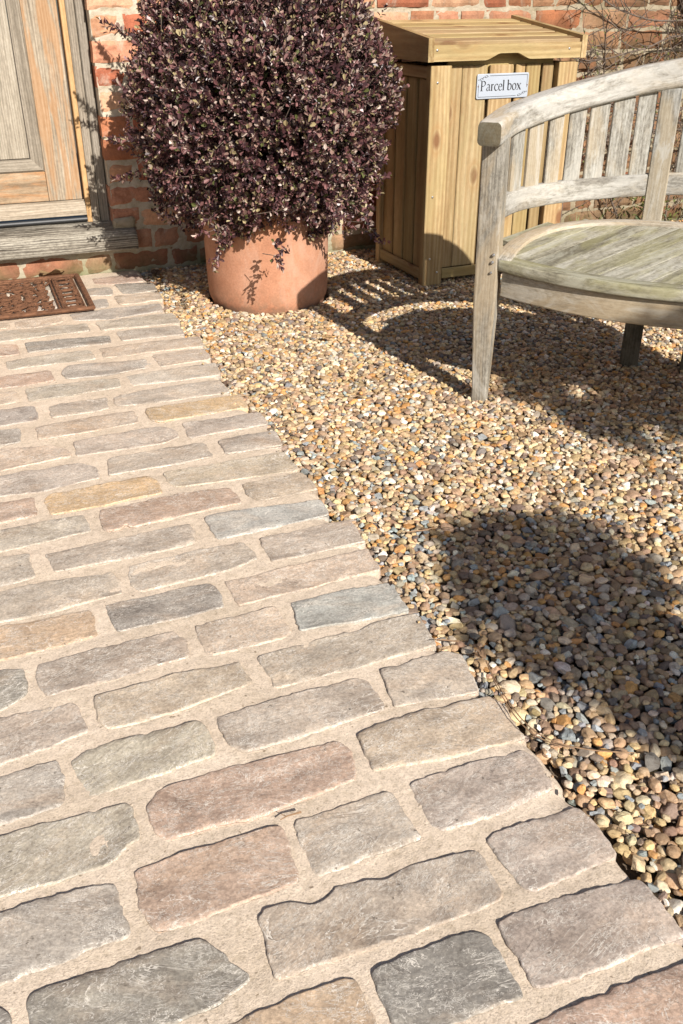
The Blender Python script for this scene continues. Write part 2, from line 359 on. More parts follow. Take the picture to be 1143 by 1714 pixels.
def m_terra():
    m, nt, b = new_mat('terracotta')
    g = N(nt, 'ShaderNodeTexCoord').outputs['Object']; n1 = noise(nt, g, 9, 5, .65); n2 = noise(nt, g, 140, 4, .7)
    col = ramp(nt, n1, [(.3, (.355, .165, .095)), (.5, (.43, .21, .125)), (.72, (.50, .265, .17))])
    col = mix(nt, col, ramp(nt, n2, [(.34, (.84, .82, .80)), (.5, (1, 1, 1)), (.66, (1.14, 1.13, 1.12))]), .8, 'MULTIPLY')
    z = N(nt, 'ShaderNodeSeparateXYZ', {0: g}).outputs[2]
    sp = math_(nt, 'MULTIPLY', N(nt, 'ShaderNodeMapRange', {0: z, 1: .10, 2: .0, 3: 0., 4: 1.}).outputs[0], ramp(nt, noise(nt, g, 34, 4, .7), [(.45, (0,)), (.58, (.6,))]))
    col = mix(nt, col, (.24, .15, .095), sp)
    bl = ramp(nt, noise(nt, vscale(nt, g, (1, 1, .5)), 5, 5, .7, .6), [(.50, (0,)), (.68, (.5,))]); col = mix(nt, col, (.50, .34, .26), bl)
    fl = ramp(nt, N(nt, 'ShaderNodeTexVoronoi', {'Vector': g, 'Scale': 55}).outputs['Distance'], [(.05, (.8,)), (.09, (0,))]); col = mix(nt, col, (.62, .48, .38), math_(nt, 'MULTIPLY', fl, ramp(nt, n1, [(.52, (0,)), (.6, (1,))])))
    nt.links.new(col, b.inputs['Base Color']); b.inputs['Roughness'].default_value = .82; b.inputs['Specular IOR Level'].default_value = .25
    p_ = bump(nt, b, n2, .35, .001); bump(nt, b, noise(nt, vscale(nt, g, (.2, .2, 1)), 60, 2), .12, .003, p_); return m
M_TERRA = m_terra()
M_STEEL = m_plain('brushed_steel', (.55, .56, .58), .35, 1.0, .1, 80, .05)
M_BAR = m_plain('dark_metal_bar', (.035, .037, .04), .5, .0, .15, 40, .05)
M_RUST = m_plain('rusted_iron', (.145, .068, .036), .85, .1, .5, 45, .7, .003, spec=.3)
M_PLATE = m_plain('pale_grey_plate', (.36, .40, .46), .5, .0, .05, 6, .0)
M_INK = m_plain('black_lettering', (.015, .015, .017), .6, var=.0, bmp=0)
M_LEAF = m_leaf('purple_leaf', .40, .12); M_GREEN = m_leaf('green_leaf', .5, .3); M_DRY = m_leaf('dry_leaf', .8, .2)
M_BARK = m_plain('bark', (.12, .09, .07), .9, var=.5, scale=60, bmp=.6, bd=.004)
M_TWIG = m_plain('dry_stem', (.26, .16, .09), .85, var=.4, scale=60, bmp=.3)

# ---------------------------------------------------------------- sett outlines, metres
SETTS = [
 ('p', [(0.428, 4.172), (0.625, 4.170), (0.625, 4.054), (0.487, 4.047), (0.429, 4.089)]),
 ('d', [(0.505, 4.030), (0.658, 4.021), (0.656, 3.892), (0.599, 3.886), (0.514, 3.900)]),
 ('b', [(0.370, 4.023), (0.475, 4.002), (0.466, 3.890), (0.373, 3.898)]),
 ('b', [(0.370, 3.836), (0.436, 3.828), (0.427, 3.734), (0.372, 3.729)]),
 ('n', [(0.475, 3.859), (0.650, 3.847), (0.651, 3.753), (0.559, 3.735), (0.476, 3.741)]),
 ('b', [(0.272, 3.675), (0.421, 3.693), (0.624, 3.692), (0.616, 3.592), (0.401, 3.560), (0.278, 3.592)]),
 ('n', [(0.065, 3.667), (0.232, 3.658), (0.236, 3.593), (0.134, 3.570), (0.070, 3.579)]),
 ('n', [(-0.055, 3.659), (0.038, 3.654), (0.034, 3.593), (-0.058, 3.584)]),
 ('g', [(0.354, 3.531), (0.651, 3.553), (0.649, 3.432), (0.514, 3.422), (0.364, 3.435)]),
 ('v', [(-0.081, 3.534), (0.004, 3.545), (0.314, 3.539), (0.315, 3.446), (-0.002, 3.432), (-0.085, 3.422)]),
 ('g', [(0.410, 3.388), (0.636, 3.383), (0.633, 3.279), (0.411, 3.286)]),
 ('d', [(0.083, 3.385), (0.373, 3.365), (0.369, 3.281), (0.085, 3.276)]),
 ('p', [(-0.065, 3.401), (0.046, 3.385), (0.049, 3.277), (-0.070, 3.284)]),
 ('n', [(0.322, 3.231), (0.676, 3.233), (0.668, 3.124), (0.326, 3.131)]),
 ('v', [(0.003, 3.211), (0.284, 3.225), (0.289, 3.132), (0.013, 3.127)]),
 ('n', [(0.487, 3.094), (0.664, 3.091), (0.659, 2.982), (0.491, 2.979)]),
 ('b', [(0.173, 3.041), (0.200, 3.091), (0.449, 3.070), (0.461, 2.990), (0.331, 2.968), (0.182, 2.968)]),
 ('w', [(0.370, 2.930), (0.664, 2.936), (0.654, 2.825), (0.375, 2.837)]),
 ('p', [(-0.134, 3.056), (-0.023, 3.065), (0.134, 3.069), (0.139, 2.968), (-0.029, 2.960), (-0.137, 2.948)]),
 ('v', [(0.049, 2.925), (0.331, 2.928), (0.330, 2.838), (0.055, 2.817)]),
 ('n', [(-0.102, 2.935), (0.012, 2.912), (0.017, 2.826), (-0.105, 2.823)]),
 ('g', [(0.303, 2.757), (0.376, 2.776), (0.643, 2.783), (0.641, 2.663), (0.312, 2.676), (0.298, 2.697)]),
 ('g', [(0.101, 2.753), (0.127, 2.764), (0.272, 2.764), (0.267, 2.674), (0.104, 2.665)]),
 ('b', [(-0.141, 2.774), (-0.039, 2.778), (0.057, 2.776), (0.058, 2.664), (-0.045, 2.662), (-0.144, 2.655)]),
 ('o', [(0.376, 2.627), (0.669, 2.636), (0.663, 2.526), (0.546, 2.527), (0.400, 2.517), (0.377, 2.535), (0.369, 2.562)]),
 ('n', [(0.051, 2.606), (0.332, 2.630), (0.335, 2.538), (0.054, 2.509)]),
 ('b', [(-0.129, 2.623), (-0.002, 2.613), (-0.000, 2.517), (-0.132, 2.518)]),
 ('g', [(0.456, 2.482), (0.685, 2.473), (0.682, 2.385), (0.456, 2.374)]),
 ('g', [(0.142, 2.471), (0.388, 2.485), (0.420, 2.446), (0.421, 2.393), (0.388, 2.375), (0.144, 2.371)]),
 ('n', [(-0.164, 2.474), (-0.055, 2.476), (0.071, 2.464), (0.119, 2.413), (0.119, 2.373), (-0.062, 2.354), (-0.166, 2.353)]),
 ('l', [(0.523, 2.323), (0.688, 2.333), (0.678, 2.234), (0.523, 2.232)]),
 ('g', [(0.214, 2.320), (0.477, 2.332), (0.481, 2.232), (0.205, 2.221)]),
 ('l', [(-0.167, 2.314), (-0.064, 2.318), (0.140, 2.322), (0.173, 2.289), (0.176, 2.221), (0.001, 2.197), (-0.070, 2.208), (-0.169, 2.209)]),
 ('t', [(0.342, 2.183), (0.669, 2.192), (0.673, 2.073), (0.360, 2.090), (0.343, 2.128)]),
 ('o', [(0.031, 2.142), (0.053, 2.170), (0.293, 2.183), (0.312, 2.143), (0.312, 2.080), (0.039, 2.064)]),
 ('p', [(-0.156, 2.171), (-0.072, 2.165), (0.002, 2.166), (0.004, 2.075), (-0.078, 2.066), (-0.159, 2.064)]),
 ('n', [(0.514, 2.044), (0.674, 2.054), (0.683, 1.954), (0.520, 1.949)]),
 ('p', [(0.153, 2.042), (0.259, 2.040), (0.352, 2.054), (0.470, 2.043), (0.485, 1.990), (0.481, 1.948), (0.328, 1.946), (0.211, 1.930), (0.203, 1.954), (0.189, 1.930), (0.152, 1.938)]),
 ('c', [(0.383, 1.906), (0.404, 1.917), (0.668, 1.898), (0.664, 1.823), (0.482, 1.808), (0.387, 1.804)]),
 ('w', [(-0.160, 2.021), (-0.080, 2.025), (0.111, 2.037), (0.116, 1.949), (-0.085, 1.930), (-0.162, 1.925)]),
 ('g', [(0.008, 1.878), (0.336, 1.897), (0.344, 1.855), (0.325, 1.802), (0.023, 1.796)]),
 ('g', [(0.482, 1.773), (0.698, 1.775), (0.696, 1.670), (0.481, 1.673)]),
 ('g', [(-0.175, 1.891), (-0.087, 1.893), (-0.032, 1.893), (-0.025, 1.794), (-0.093, 1.786), (-0.177, 1.778)]),
 ('g', [(0.178, 1.764), (0.289, 1.769), (0.429, 1.771), (0.444, 1.736), (0.446, 1.693), (0.395, 1.675), (0.189, 1.658), (0.172, 1.693)]),
 ('n', [(0.360, 1.628), (0.686, 1.640), (0.682, 1.551), (0.364, 1.536)]),
 ('g', [(-0.189, 1.759), (-0.095, 1.760), (0.133, 1.759), (0.147, 1.710), (0.140, 1.665), (0.102, 1.661), (-0.067, 1.647), (-0.101, 1.649), (-0.191, 1.641)]),
 ('d', [(0.110, 1.630), (0.196, 1.629), (0.318, 1.634), (0.333, 1.607), (0.328, 1.539), (0.115, 1.532)]),
 ('c', [(0.466, 1.501), (0.677, 1.496), (0.681, 1.395), (0.650, 1.392), (0.458, 1.403)]),
 ('q', [(-0.191, 1.621), (-0.102, 1.626), (0.069, 1.625), (0.070, 1.536), (-0.108, 1.523), (-0.193, 1.518)]),
 ('n', [(0.261, 1.492), (0.425, 1.499), (0.429, 1.410), (0.409, 1.397), (0.263, 1.395)]),
 ('g', [(-0.044, 1.474), (-0.035, 1.485), (0.213, 1.492), (0.230, 1.454), (0.225, 1.401), (-0.032, 1.384), (-0.045, 1.430)]),
 ('g', [(0.350, 1.358), (0.559, 1.362), (0.593, 1.375), (0.685, 1.372), (0.678, 1.265), (0.518, 1.260), (0.376, 1.257), (0.357, 1.261)]),
 ('d', [(-0.173, 1.480), (-0.110, 1.481), (-0.073, 1.474), (-0.073, 1.405), (-0.116, 1.379), (-0.176, 1.370)]),
 ('t', [(0.047, 1.349), (0.176, 1.354), (0.309, 1.353), (0.316, 1.285), (0.179, 1.262), (0.056, 1.253), (0.046, 1.292)]),
 ('g', [(0.552, 1.234), (0.688, 1.237), (0.710, 1.219), (0.694, 1.120), (0.539, 1.133)]),
 ('g', [(-0.196, 1.350), (-0.117, 1.352), (-0.001, 1.350), (0.011, 1.322), (0.019, 1.264), (-0.123, 1.241), (-0.197, 1.236)]),
 ('g', [(0.239, 1.221), (0.497, 1.228), (0.512, 1.216), (0.512, 1.132), (0.258, 1.120), (0.242, 1.153)]),
 ('v', [(-0.011, 1.199), (0.014, 1.217), (0.201, 1.221), (0.209, 1.189), (0.204, 1.129), (0.080, 1.122), (0.006, 1.113), (-0.004, 1.161)]),
 ('n', [(0.451, 1.091), (0.499, 1.101), (0.705, 1.100), (0.714, 1.067), (0.711, 0.983), (0.580, 0.990), (0.442, 1.003)]),
 ('b', [(-0.198, 1.206), (-0.125, 1.208), (-0.039, 1.211), (-0.035, 1.173), (-0.038, 1.114), (-0.131, 1.109), (-0.199, 1.105)]),
 ('p', [(0.086, 1.063), (0.110, 1.089), (0.240, 1.093), (0.406, 1.090), (0.421, 1.066), (0.404, 0.997), (0.239, 0.985), (0.103, 0.985), (0.090, 1.004)]),
 ('l', [(0.486, 0.952), (0.499, 0.957), (0.686, 0.958), (0.699, 0.922), (0.689, 0.869), (0.584, 0.857), (0.495, 0.854), (0.482, 0.878)]),
 ('v', [(-0.208, 1.079), (-0.132, 1.080), (0.045, 1.079), (0.057, 1.072), (0.059, 1.005), (0.036, 0.999), (0.017, 0.975), (-0.138, 0.971), (-0.209, 0.968)]),
 ('g', [(0.293, 0.951), (0.433, 0.953), (0.445, 0.942), (0.449, 0.853), (0.353, 0.852), (0.291, 0.846), (0.286, 0.884)]),
 ('l', [(0.548, 0.813), (0.563, 0.820), (0.703, 0.821), (0.709, 0.805), (0.707, 0.725), (0.556, 0.714), (0.552, 0.734)]),
 ('p', [(0.048, 0.948), (0.075, 0.947), (0.252, 0.950), (0.263, 0.941), (0.258, 0.884), (0.256, 0.846), (0.171, 0.842), (0.069, 0.836), (0.053, 0.844), (0.045, 0.880)]),
 ('b', [(-0.217, 0.941), (-0.140, 0.941), (-0.007, 0.942), (0.014, 0.934), (0.017, 0.844), (-0.033, 0.845), (-0.040, 0.845), (-0.146, 0.834), (-0.217, 0.834)]),
 ('g', [(0.189, 0.806), (0.206, 0.818), (0.244, 0.817), (0.266, 0.801), (0.288, 0.802), (0.314, 0.816), (0.357, 0.805), (0.369, 0.800), (0.398, 0.813), (0.468, 0.810), (0.506, 0.807), (0.520, 0.798), (0.518, 0.767), (0.513, 0.718), (0.441, 0.714), (0.299, 0.716), (0.189, 0.714), (0.189, 0.756)]),
 ('l', [(0.493, 0.679), (0.518, 0.687), (0.703, 0.677), (0.712, 0.667), (0.710, 0.578), (0.615, 0.580), (0.495, 0.584), (0.488, 0.587), (0.492, 0.630)]),
 ('d', [(-0.111, 0.799), (-0.104, 0.807), (0.099, 0.807), (0.113, 0.798), (0.154, 0.727), (0.103, 0.710), (0.029, 0.711), (-0.051, 0.709), (-0.111, 0.729)]),
 ('k', [(0.302, 0.676), (0.318, 0.681), (0.449, 0.682), (0.463, 0.671), (0.463, 0.619), (0.462, 0.584), (0.373, 0.583), (0.306, 0.580), (0.302, 0.617)]),
 ('q', [(0.110, 0.678), (0.141, 0.679), (0.187, 0.678), (0.261, 0.683), (0.276, 0.677), (0.276, 0.627), (0.275, 0.580), (0.115, 0.590), (0.082, 0.654)]),
 ('p', [(0.448, 0.543), (0.503, 0.548), (0.553, 0.545), (0.683, 0.544), (0.764, 0.539), (0.749, 0.469), (0.501, 0.470), (0.449, 0.490)]),
 ('d', [(-0.210, 0.814), (-0.155, 0.803), (-0.140, 0.790), (-0.140, 0.763), (-0.211, 0.760)]),
]
EDGE = [(0.652, 4.202), (0.658, 3.901), (0.654, 3.753), (0.629, 3.587), (0.653, 3.431), (0.639, 3.284), (0.670, 3.116), (0.661, 2.975), (0.657, 2.819), (0.644, 2.657), (0.665, 2.520), (0.683, 2.375), (0.681, 2.232), (0.673, 2.066), (0.684, 1.946), (0.667, 1.815), (0.697, 1.667), (0.686, 1.545), (0.687, 1.393), (0.682, 1.264), (0.714, 1.217), (0.699, 1.116), (0.721, 1.068), (0.718, 0.977), (0.721, 0.936), (0.730, 0.892), (0.714, 0.850), (0.723, 0.807), (0.718, 0.712), (0.717, 0.668), (0.709, 0.573), (0.708, 0.502), (0.717, 0.425)]

# ---------------------------------------------------------------- ground, path
mb = MB(); mb.add([(-40, -40, -.042), (40, -40, -.042), (40, 40, -.042), (-40, 40, -.042)], [(0, 1, 2, 3)])
tag(mb.build('ground', M_SOIL), kind='structure')
EDGE = sorted(EDGE, key=lambda q: q[1]); EY = np.array([q[1] for q in EDGE]); EX = np.array([q[0] for q in EDGE])
def edge(y): return np.interp(y, EY, EX)
COLS = dict(g=(0.362, 0.309, 0.256), b=(0.315, 0.280, 0.246), l=(0.362, 0.308, 0.265), n=(0.409, 0.331, 0.260), p=(0.390, 0.287, 0.227),
            o=(0.437, 0.313, 0.191), v=(.352, .312, .254), d=(0.246, 0.223, 0.195), k=(0.216, 0.201, 0.182), t=(0.423, 0.357, 0.278),
            c=(0.337, 0.333, 0.311), w=(0.414, 0.366, 0.303), q=(0.414, 0.313, 0.223))
def lie(x, y): return fbm(x * 6, y * 6, 3) * .006
def bb(p): a = np.array(p); return a[:, 0].min(), a[:, 1].min(), a[:, 0].max(), a[:, 1].max()
boxes = [bb(p) for _, p in SETTS]
rows = []                                   # carry the bond on beyond the picture
y = 0.30
ys = sorted(set(round((b_[1] + b_[3]) / 2, 2) for b_ in boxes))
yy = 4.17
extra = []
for yc in np.arange(-0.28, 4.22, 0.1285):
    x = -1.9 + rnd.random() * .2
    while x < .66:
        wd = rnd.choice([.16, .22, .28, .32]); x1 = x + wd
        if x1 > edge(yc) - .02: x1 = edge(yc) - .004
        c = (x, yc - .048, x1, yc + .048)
        if x1 - x > .09 and not any(c[0] < q[2] + .012 and c[2] > q[0] - .012 and c[1] < q[3] + .004 and c[3] > q[1] - .004 for q in boxes):
            extra.append((rnd.choice('ggnblpvw'), [(c[0], c[3]), (c[2], c[3]), (c[2], c[1]), (c[0], c[1])]))
        x += wd + .03
SETTS_ALL = SETTS + extra

def resample(P, step):
    P = np.array(P); Q = np.vstack([P, P[:1]]); d = np.linalg.norm(np.diff(Q, axis=0), axis=1); L = d.sum()
    t = np.concatenate([[0], np.cumsum(d)]); n = max(12, int(L / step)); s_ = np.linspace(0, L, n, endpoint=False)
    return np.column_stack([np.interp(s_, t, Q[:, 0]), np.interp(s_, t, Q[:, 1])])
def smooth_closed(P, k):
    for _ in range(k): P = (np.roll(P, 1, 0) + 2 * P + np.roll(P, -1, 0)) / 4
    return P
def inside(pts, poly):
    x, y = pts[:, 0], pts[:, 1]; c = np.zeros(len(pts), bool); j = len(poly) - 1
    for i in range(len(poly)):
        xi, yi = poly[i]; xj, yj = poly[j]
        m_ = ((yi > y) != (yj > y)); c ^= m_ & (x < (xj - xi) * (y - yi) / (yj - yi + 1e-12) + xi); j = i
    return c
def dist_poly(pts, poly):
    A = poly; B = np.roll(poly, -1, 0); best = np.full(len(pts), 9.)
    for a, b_ in zip(A, B):
        ab = b_ - a; t = np.clip(((pts - a) @ ab) / (ab @ ab + 1e-12), 0, 1)
        best = np.minimum(best, np.linalg.norm(pts - (a + t[:, None] * ab), axis=1))
    return best
mb = MB(); outlines = []
for si, (key, poly) in enumerate(SETTS_ALL):
    P = np.array(poly); cen = P.mean(0)
    near = np.linalg.norm(cen) < 1.9 and si < len(SETTS)
    step = .006 if near else .010
    P = resample(P, step)
    P = smooth_closed(P, 2 if near else 1)
    d = P - cen; nrm = d / np.linalg.norm(d, axis=1)[:, None]
    ph = rng.uniform(0, 50, 2)
    P = P + nrm * (.0055 + fbm(P[:, 0] * 22 + ph[0], P[:, 1] * 22 + ph[1], 4) * .011 + fbm(P[:, 0] * 110 + ph[1], P[:, 1] * 110, 3) * .0065)[:, None]
    outlines.append(P)
    # interior
    lo, hi = P.min(0), P.max(0); st = .0075 if near else .012
    gx, gy = np.meshgrid(np.arange(lo[0], hi[0], st), np.arange(lo[1], hi[1], st))
    Q = np.column_stack([gx.ravel(), gy.ravel()]) + rng.uniform(-.3, .3, (gx.size, 2)) * st
    Q = Q[inside(Q, P)]; dd = dist_poly(Q, P); Q = Q[dd > .0068]
    # bevel ring
    t = np.roll(P, -1, 0) - np.roll(P, 1, 0); t /= np.linalg.norm(t, axis=1)[:, None] + 1e-9
    area = np.sum(P[:, 0] * np.roll(P[:, 1], -1) - np.roll(P[:, 0], -1) * P[:, 1])
    inn = np.column_stack([-t[:, 1], t[:, 0]]) * (1 if area > 0 else -1)
    ring = np.vstack([P + inn * .0014, P + inn * .0036]); ring = ring[inside(ring, P)]
    ring = ring[dist_poly(ring, P) > .0010]
    allp = np.vstack([P, ring, Q]); n0 = len(P)
    vo, _, fo, *_ = delaunay_2d_cdt([Vector(p) for p in allp], [(i, (i + 1) % n0) for i in range(n0)], [list(range(n0))], 1, 1e-5)
    V = np.array([(v.x, v.y) for v in vo]); dist = dist_poly(V, P)
    tilt = rng.normal(0, .006, 2); rel = V - cen
    cw = .0005 + .0060 * np.clip(fbm(V[:, 0] * 28 + ph[1], V[:, 1] * 28 + 7, 3) * 2.6 + .12, 0, 1) ** 1.5; prof = 1 - np.exp(-dist / cw)
    X = V[:, 0] + ph[0]; Y = V[:, 1] + ph[1]
    ledge = np.floor((fbm(X * 7, Y * 16, 3) + .5) * 5) / 5          # riven steps
    z = -.0032 + .0038 * prof + rel @ tilt + lie(V[:, 0], V[:, 1]) + fbm(X * 9, Y * 9, 3) * .002 + fbm(X * 40, Y * 55, 3) * .0020 + (ledge - .5) * .0062 * np.clip(dist / .008, 0, 1)
    z += abs(rng.normal(0, .0007))
    col = np.array(COLS[key]) * rng.uniform(.95, 1.06) * rng.uniform(.988, 1.012, 3)
    wear = np.clip(fbm(V[:, 0] * 35 + ph[1], V[:, 1] * 35, 2) * 3 + .45, 0, 1) * np.exp(-dist / .0018)
    colv = col[None, :] * (1 - wear[:, None] * .25) + np.array([.58, .53, .46]) * wear[:, None] * .25
    off = rng.uniform(-9, 9, 3)
    ang = rng.normal(0, .25); ca, sa = math.cos(ang), math.sin(ang)
    G = np.column_stack([V[:, 0] * ca - V[:, 1] * sa, V[:, 0] * sa + V[:, 1] * ca, z]) + off
    mb.add(np.column_stack([V, z]), [tuple(f) for f in fo], G, colv, 0)
    top = len(P)
    sk = np.vstack([np.column_stack([P, np.full(top, -.0032) + (P - cen) @ tilt + lie(P[:, 0], P[:, 1]) + fbm((P[:, 0] + ph[0]) * 9, (P[:, 1] + ph[1]) * 9, 3) * .002]), np.column_stack([P - inn * .002, np.full(top, -.045)])])
    F = [(i, top + i, top + (i + 1) % top, (i + 1) % top) for i in range(top)]
    if area < 0: F = [f[::-1] for f in F]
    mb.add(sk, F, np.column_stack([sk[:, :2], sk[:, 2]]) + off, col, 0)
# mortar bed, a relief sheet ending along the ragged edge
YS = np.concatenate([np.arange(-.5, 2.2, .0085), np.arange(2.2, 4.262, .013)])
U = np.concatenate([np.linspace(0, .35, 60, endpoint=False), np.linspace(.35, 1, 210)])
ex = edge(YS) + .004 + fbm(YS * 30, YS * 0 + 3, 4) * .022
XX = -2.2 + (ex[:, None] + 2.2) * U[None, :]; YY = np.repeat(YS[:, None], len(U), 1)
Z = -.0030 + lie(XX, YY) + fbm(XX * 16 + 4, YY * 16, 2) * .0036 + fbm(XX * 45, YY * 45, 3) * .0028 + fbm(XX * 190, YY * 190, 2) * .0022
de = ex[:, None] - XX; Z -= .030 * np.exp(-de / .012)
Vg = np.column_stack([XX.ravel(), YY.ravel(), Z.ravel()]); nu = len(U)
# mortar is struck a little lower along each sett
F = [(i * nu + j, i * nu + j + 1, (i + 1) * nu + j + 1, (i + 1) * nu + j) for i in range(len(YS) - 1) for j in range(nu - 1)]
mb.add(Vg, F, None, (1, 1, 1), 1)
sk = np.vstack([np.column_stack([ex, YS, Z[:, -1]]), np.column_stack([ex + .006, YS, np.full(len(YS), -.075)])]); n_ = len(YS)
mb.add(sk, [(i, n_ + i, n_ + i + 1, i + 1) for i in range(n_ - 1)], None, (1, 1, 1), 1)
path = mb.build('path', [M_STONE, M_MORTAR], smooth=True); tag(path, kind='structure')

# ---------------------------------------------------------------- gravel: loose pebbles, one object
POT_C = np.array([1.084, 3.677]); POT_R = .25
def gravel():
    res = .005; x0, y0, x1, y1 = .58, .25, 3.75, 4.26
    nx, ny = int((x1 - x0) / res), int((y1 - y0) / res)
    H = np.full((nx, ny), -.034)
    r_ = np.random.default_rng(21)
    gx_ = x0 + res * np.arange(nx)[:, None]; gy_ = y0 + res * np.arange(ny)[None, :]; H = np.where(gx_ < edge(gy_) + .028, -.030, H)
    def seen(x, y):        # inside the picture's wedge, with a margin
        return x < y * 1.0 + .95
    pts = []
    dens = 8000
    n = int((x1 - x0) * (y1 - y0) * dens)
    X = r_.uniform(x0 + .02, x1 - .03, n); Y = r_.uniform(y0 + .02, y1 - .015, n)
    y2 = r_.uniform(y0 + .03, y1 - .03, 4200); x2 = edge(y2) + r_.uniform(.004, .04, 4200); X = np.concatenate([X, x2]); Y = np.concatenate([Y, y2])
    ok = (X > edge(Y) + .002) & (seen(X, Y)) & (np.hypot(X - POT_C[0], Y - POT_C[1]) > POT_R + .002)
    X, Y = X[ok], Y[ok]; n = len(X)
    small = r_.random(n)
    L = np.where(small < .28, r_.uniform(.0055, .0085, n), r_.normal(.0137, .0030, n)).clip(.005, .021)
    L = L * np.where(Y < 1.7, 1.16, 1.0)
    L = np.where(small > .985, r_.uniform(.018, .023, n), L)
    B = L * r_.uniform(.60, .92, n); Cc = L * r_.uniform(.42, .72, n)
    out = np.zeros((n, 3))
    de_ = gx_ - edge(gy_); lev = -.003 + fbm(gx_ * 3 + 0 * gy_, gy_ * 3, 3) * .016 - .006 * np.exp(-np.clip(de_, 0, 9) / .02); tol = np.abs(r_.normal(0, .0022, n)) + (r_.random(n) < .04) * .004
    alldata = []
    def place(i):
        rad = (L[i] + B[i]) / 2; k = int(rad / res) + 1; c = Cc[i]; best = None
        for t in range(3):
            x = X[i] + (r_.uniform(-.012, .012) if t else 0); y = Y[i] + (r_.uniform(-.012, .012) if t else 0)
            ix = int((x - x0) / res); iy = int((y - y0) / res)
            if ix < k or iy < k or ix >= nx - k or iy >= ny - k or x < edge(y) + .003 or math.hypot(x - POT_C[0], y - POT_C[1]) < POT_R + rad * .5: continue
            g = (np.arange(-k, k + 1) * res); rr = (g[:, None] ** 2 + g[None, :] ** 2) / (rad * rad)
            cap = c * np.sqrt(np.clip(1 - rr, 0, 1)); W = H[ix - k:ix + k + 1, iy - k:iy + k + 1]
            m_ = rr < .8
            z = (W + cap)[m_].max() - c * .62
            if best is None or z < best[0]: best = (z, x, y, ix, iy, cap, rr)
        if best is None: out[i] = (X[i], Y[i], -9); return
        z, x, y, ix, iy, cap, rr = best
        if z + c > lev[ix, iy] + tol[i]: out[i] = (x, y, -9); return
        W = H[ix - k:ix + k + 1, iy - k:iy + k + 1]
        np.maximum(W, np.where(rr < 1, z + cap, -9), out=W)
        out[i] = (x, y, z)
    for i in range(n): place(i)
    for ps in range(5):                          # fill the hollows that are left with smaller stones
        low = np.argwhere((H < lev - (.012 - .0012 * ps)) & (gx_ > edge(gy_) + .006) & seen(gx_, gy_) & (np.hypot(gx_ - POT_C[0], gy_ - POT_C[1]) > POT_R + .004))
        if len(low) == 0: break
        low = low[r_.permutation(len(low))[:11000]]
        m0 = len(X); X = np.concatenate([X, x0 + (low[:, 0] + r_.random(len(low))) * res]); Y = np.concatenate([Y, y0 + (low[:, 1] + r_.random(len(low))) * res]); k_ = len(low)
        l2 = r_.normal(.0112 - .0012 * ps, .0020, k_).clip(.0045, .015); L = np.concatenate([L, l2]); B = np.concatenate([B, l2 * r_.uniform(.62, .95, k_)]); Cc = np.concatenate([Cc, l2 * r_.uniform(.42, .72, k_)])
        tol = np.concatenate([tol, np.abs(r_.normal(0, .0024, k_))]); out = np.vstack([out, np.zeros((k_, 3))])
        for i in range(m0, len(X)): place(i)
    keep = out[:, 2] > -1
    out, L, B, Cc = out[keep], L[keep], B[keep], Cc[keep]
    top = np.median(H[H > -.05])
    # gentle undulation: banked up along the path and the legs
    vis = out[:, 2] > -.037
    out, L, B, Cc = out[vis], L[vis], B[vis], Cc[vis]
    k_ = 10; ye = r_.uniform(.75, 3.4, k_); st_ = np.column_stack([edge(ye) - r_.uniform(.004, .035, k_), ye, np.full(k_, .0028)])   # a few strays kicked onto the path
    out = np.vstack([out, st_]); l2 = r_.uniform(.003, .006, k_); L = np.concatenate([L, l2]); B = np.concatenate([B, l2 * .8]); Cc = np.concatenate([Cc, l2 * .6])
    n = len(out); print('pebbles', n, 'top', top)
    pal = np.array([(.54, .39, .21), (.61, .475, .29), (.68, .57, .42), (.42, .29, .175), (.31, .215, .145), (.44, .385, .31), (.58, .32, .12),
                    (.33, .365, .365), (.23, .175, .135), (.78, .71, .59), (.56, .45, .31), (.48, .32, .20), (.18, .16, .145)])
    pw = np.array([.17, .13, .08, .13, .10, .08, .075, .035, .07, .05, .07, .07, .03]); pw /= pw.sum()
    ci = r_.choice(len(pal), n, p=pw)
    # blue-grey chippings gather along the path
    de = out[:, 0] - edge(out[:, 1]); blue = (r_.random(n) < .15 * np.exp(-np.clip(de, 0, 9) / .35) * (out[:, 1] < 2.2)) | (r_.random(n) < .012)
    ci[blue] = 7; ci[-10:] = [0, 1, 3, 10, 2, 5, 0, 1, 11, 3]; col = (pal[ci] * 1.0 + pal[ci].mean(1, keepdims=True) * .0 + np.array([.004, .0, -.002])) * 1.04 * r_.uniform(.68, 1.25, (n, 1)) * r_.uniform(.95, 1.05, (n, 3))
    var = r_.integers(0, 10, n); ang = (r_.random(n) < .28) | (ci == 7) | (ci == 9) & (r_.random(n) < .5); var[ang] = r_.integers(10, 18, ang.sum())
    rot = np.column_stack([r_.normal(0, .17, n), r_.normal(0, .17, n), r_.uniform(0, 6.28, n)])
    me = bpy.data.meshes.new('gravel'); me.from_pydata(out.tolist(), [], [])
    def fa(nm, ty, key, arr, dt=np.float32): a = me.attributes.new(nm, ty, 'POINT'); a.data.foreach_set(key, np.ascontiguousarray(arr, dt).ravel())
    fa('pcol', 'FLOAT_COLOR', 'color', np.hstack([col, np.ones((n, 1))])); fa('prot', 'FLOAT_VECTOR', 'vector', rot)
    fa('psc', 'FLOAT_VECTOR', 'vector', np.column_stack([L, B, Cc])); fa('pvar', 'INT', 'value', var, np.int32); fa('pid', 'FLOAT', 'value', r_.uniform(0, 90, n))
    me.materials.append(M_PEB)
    ob = bpy.data.objects.new('gravel', me); sc.collection.objects.link(ob)
    ng = bpy.data.node_groups.new('scatter_pebbles', 'GeometryNodeTree')
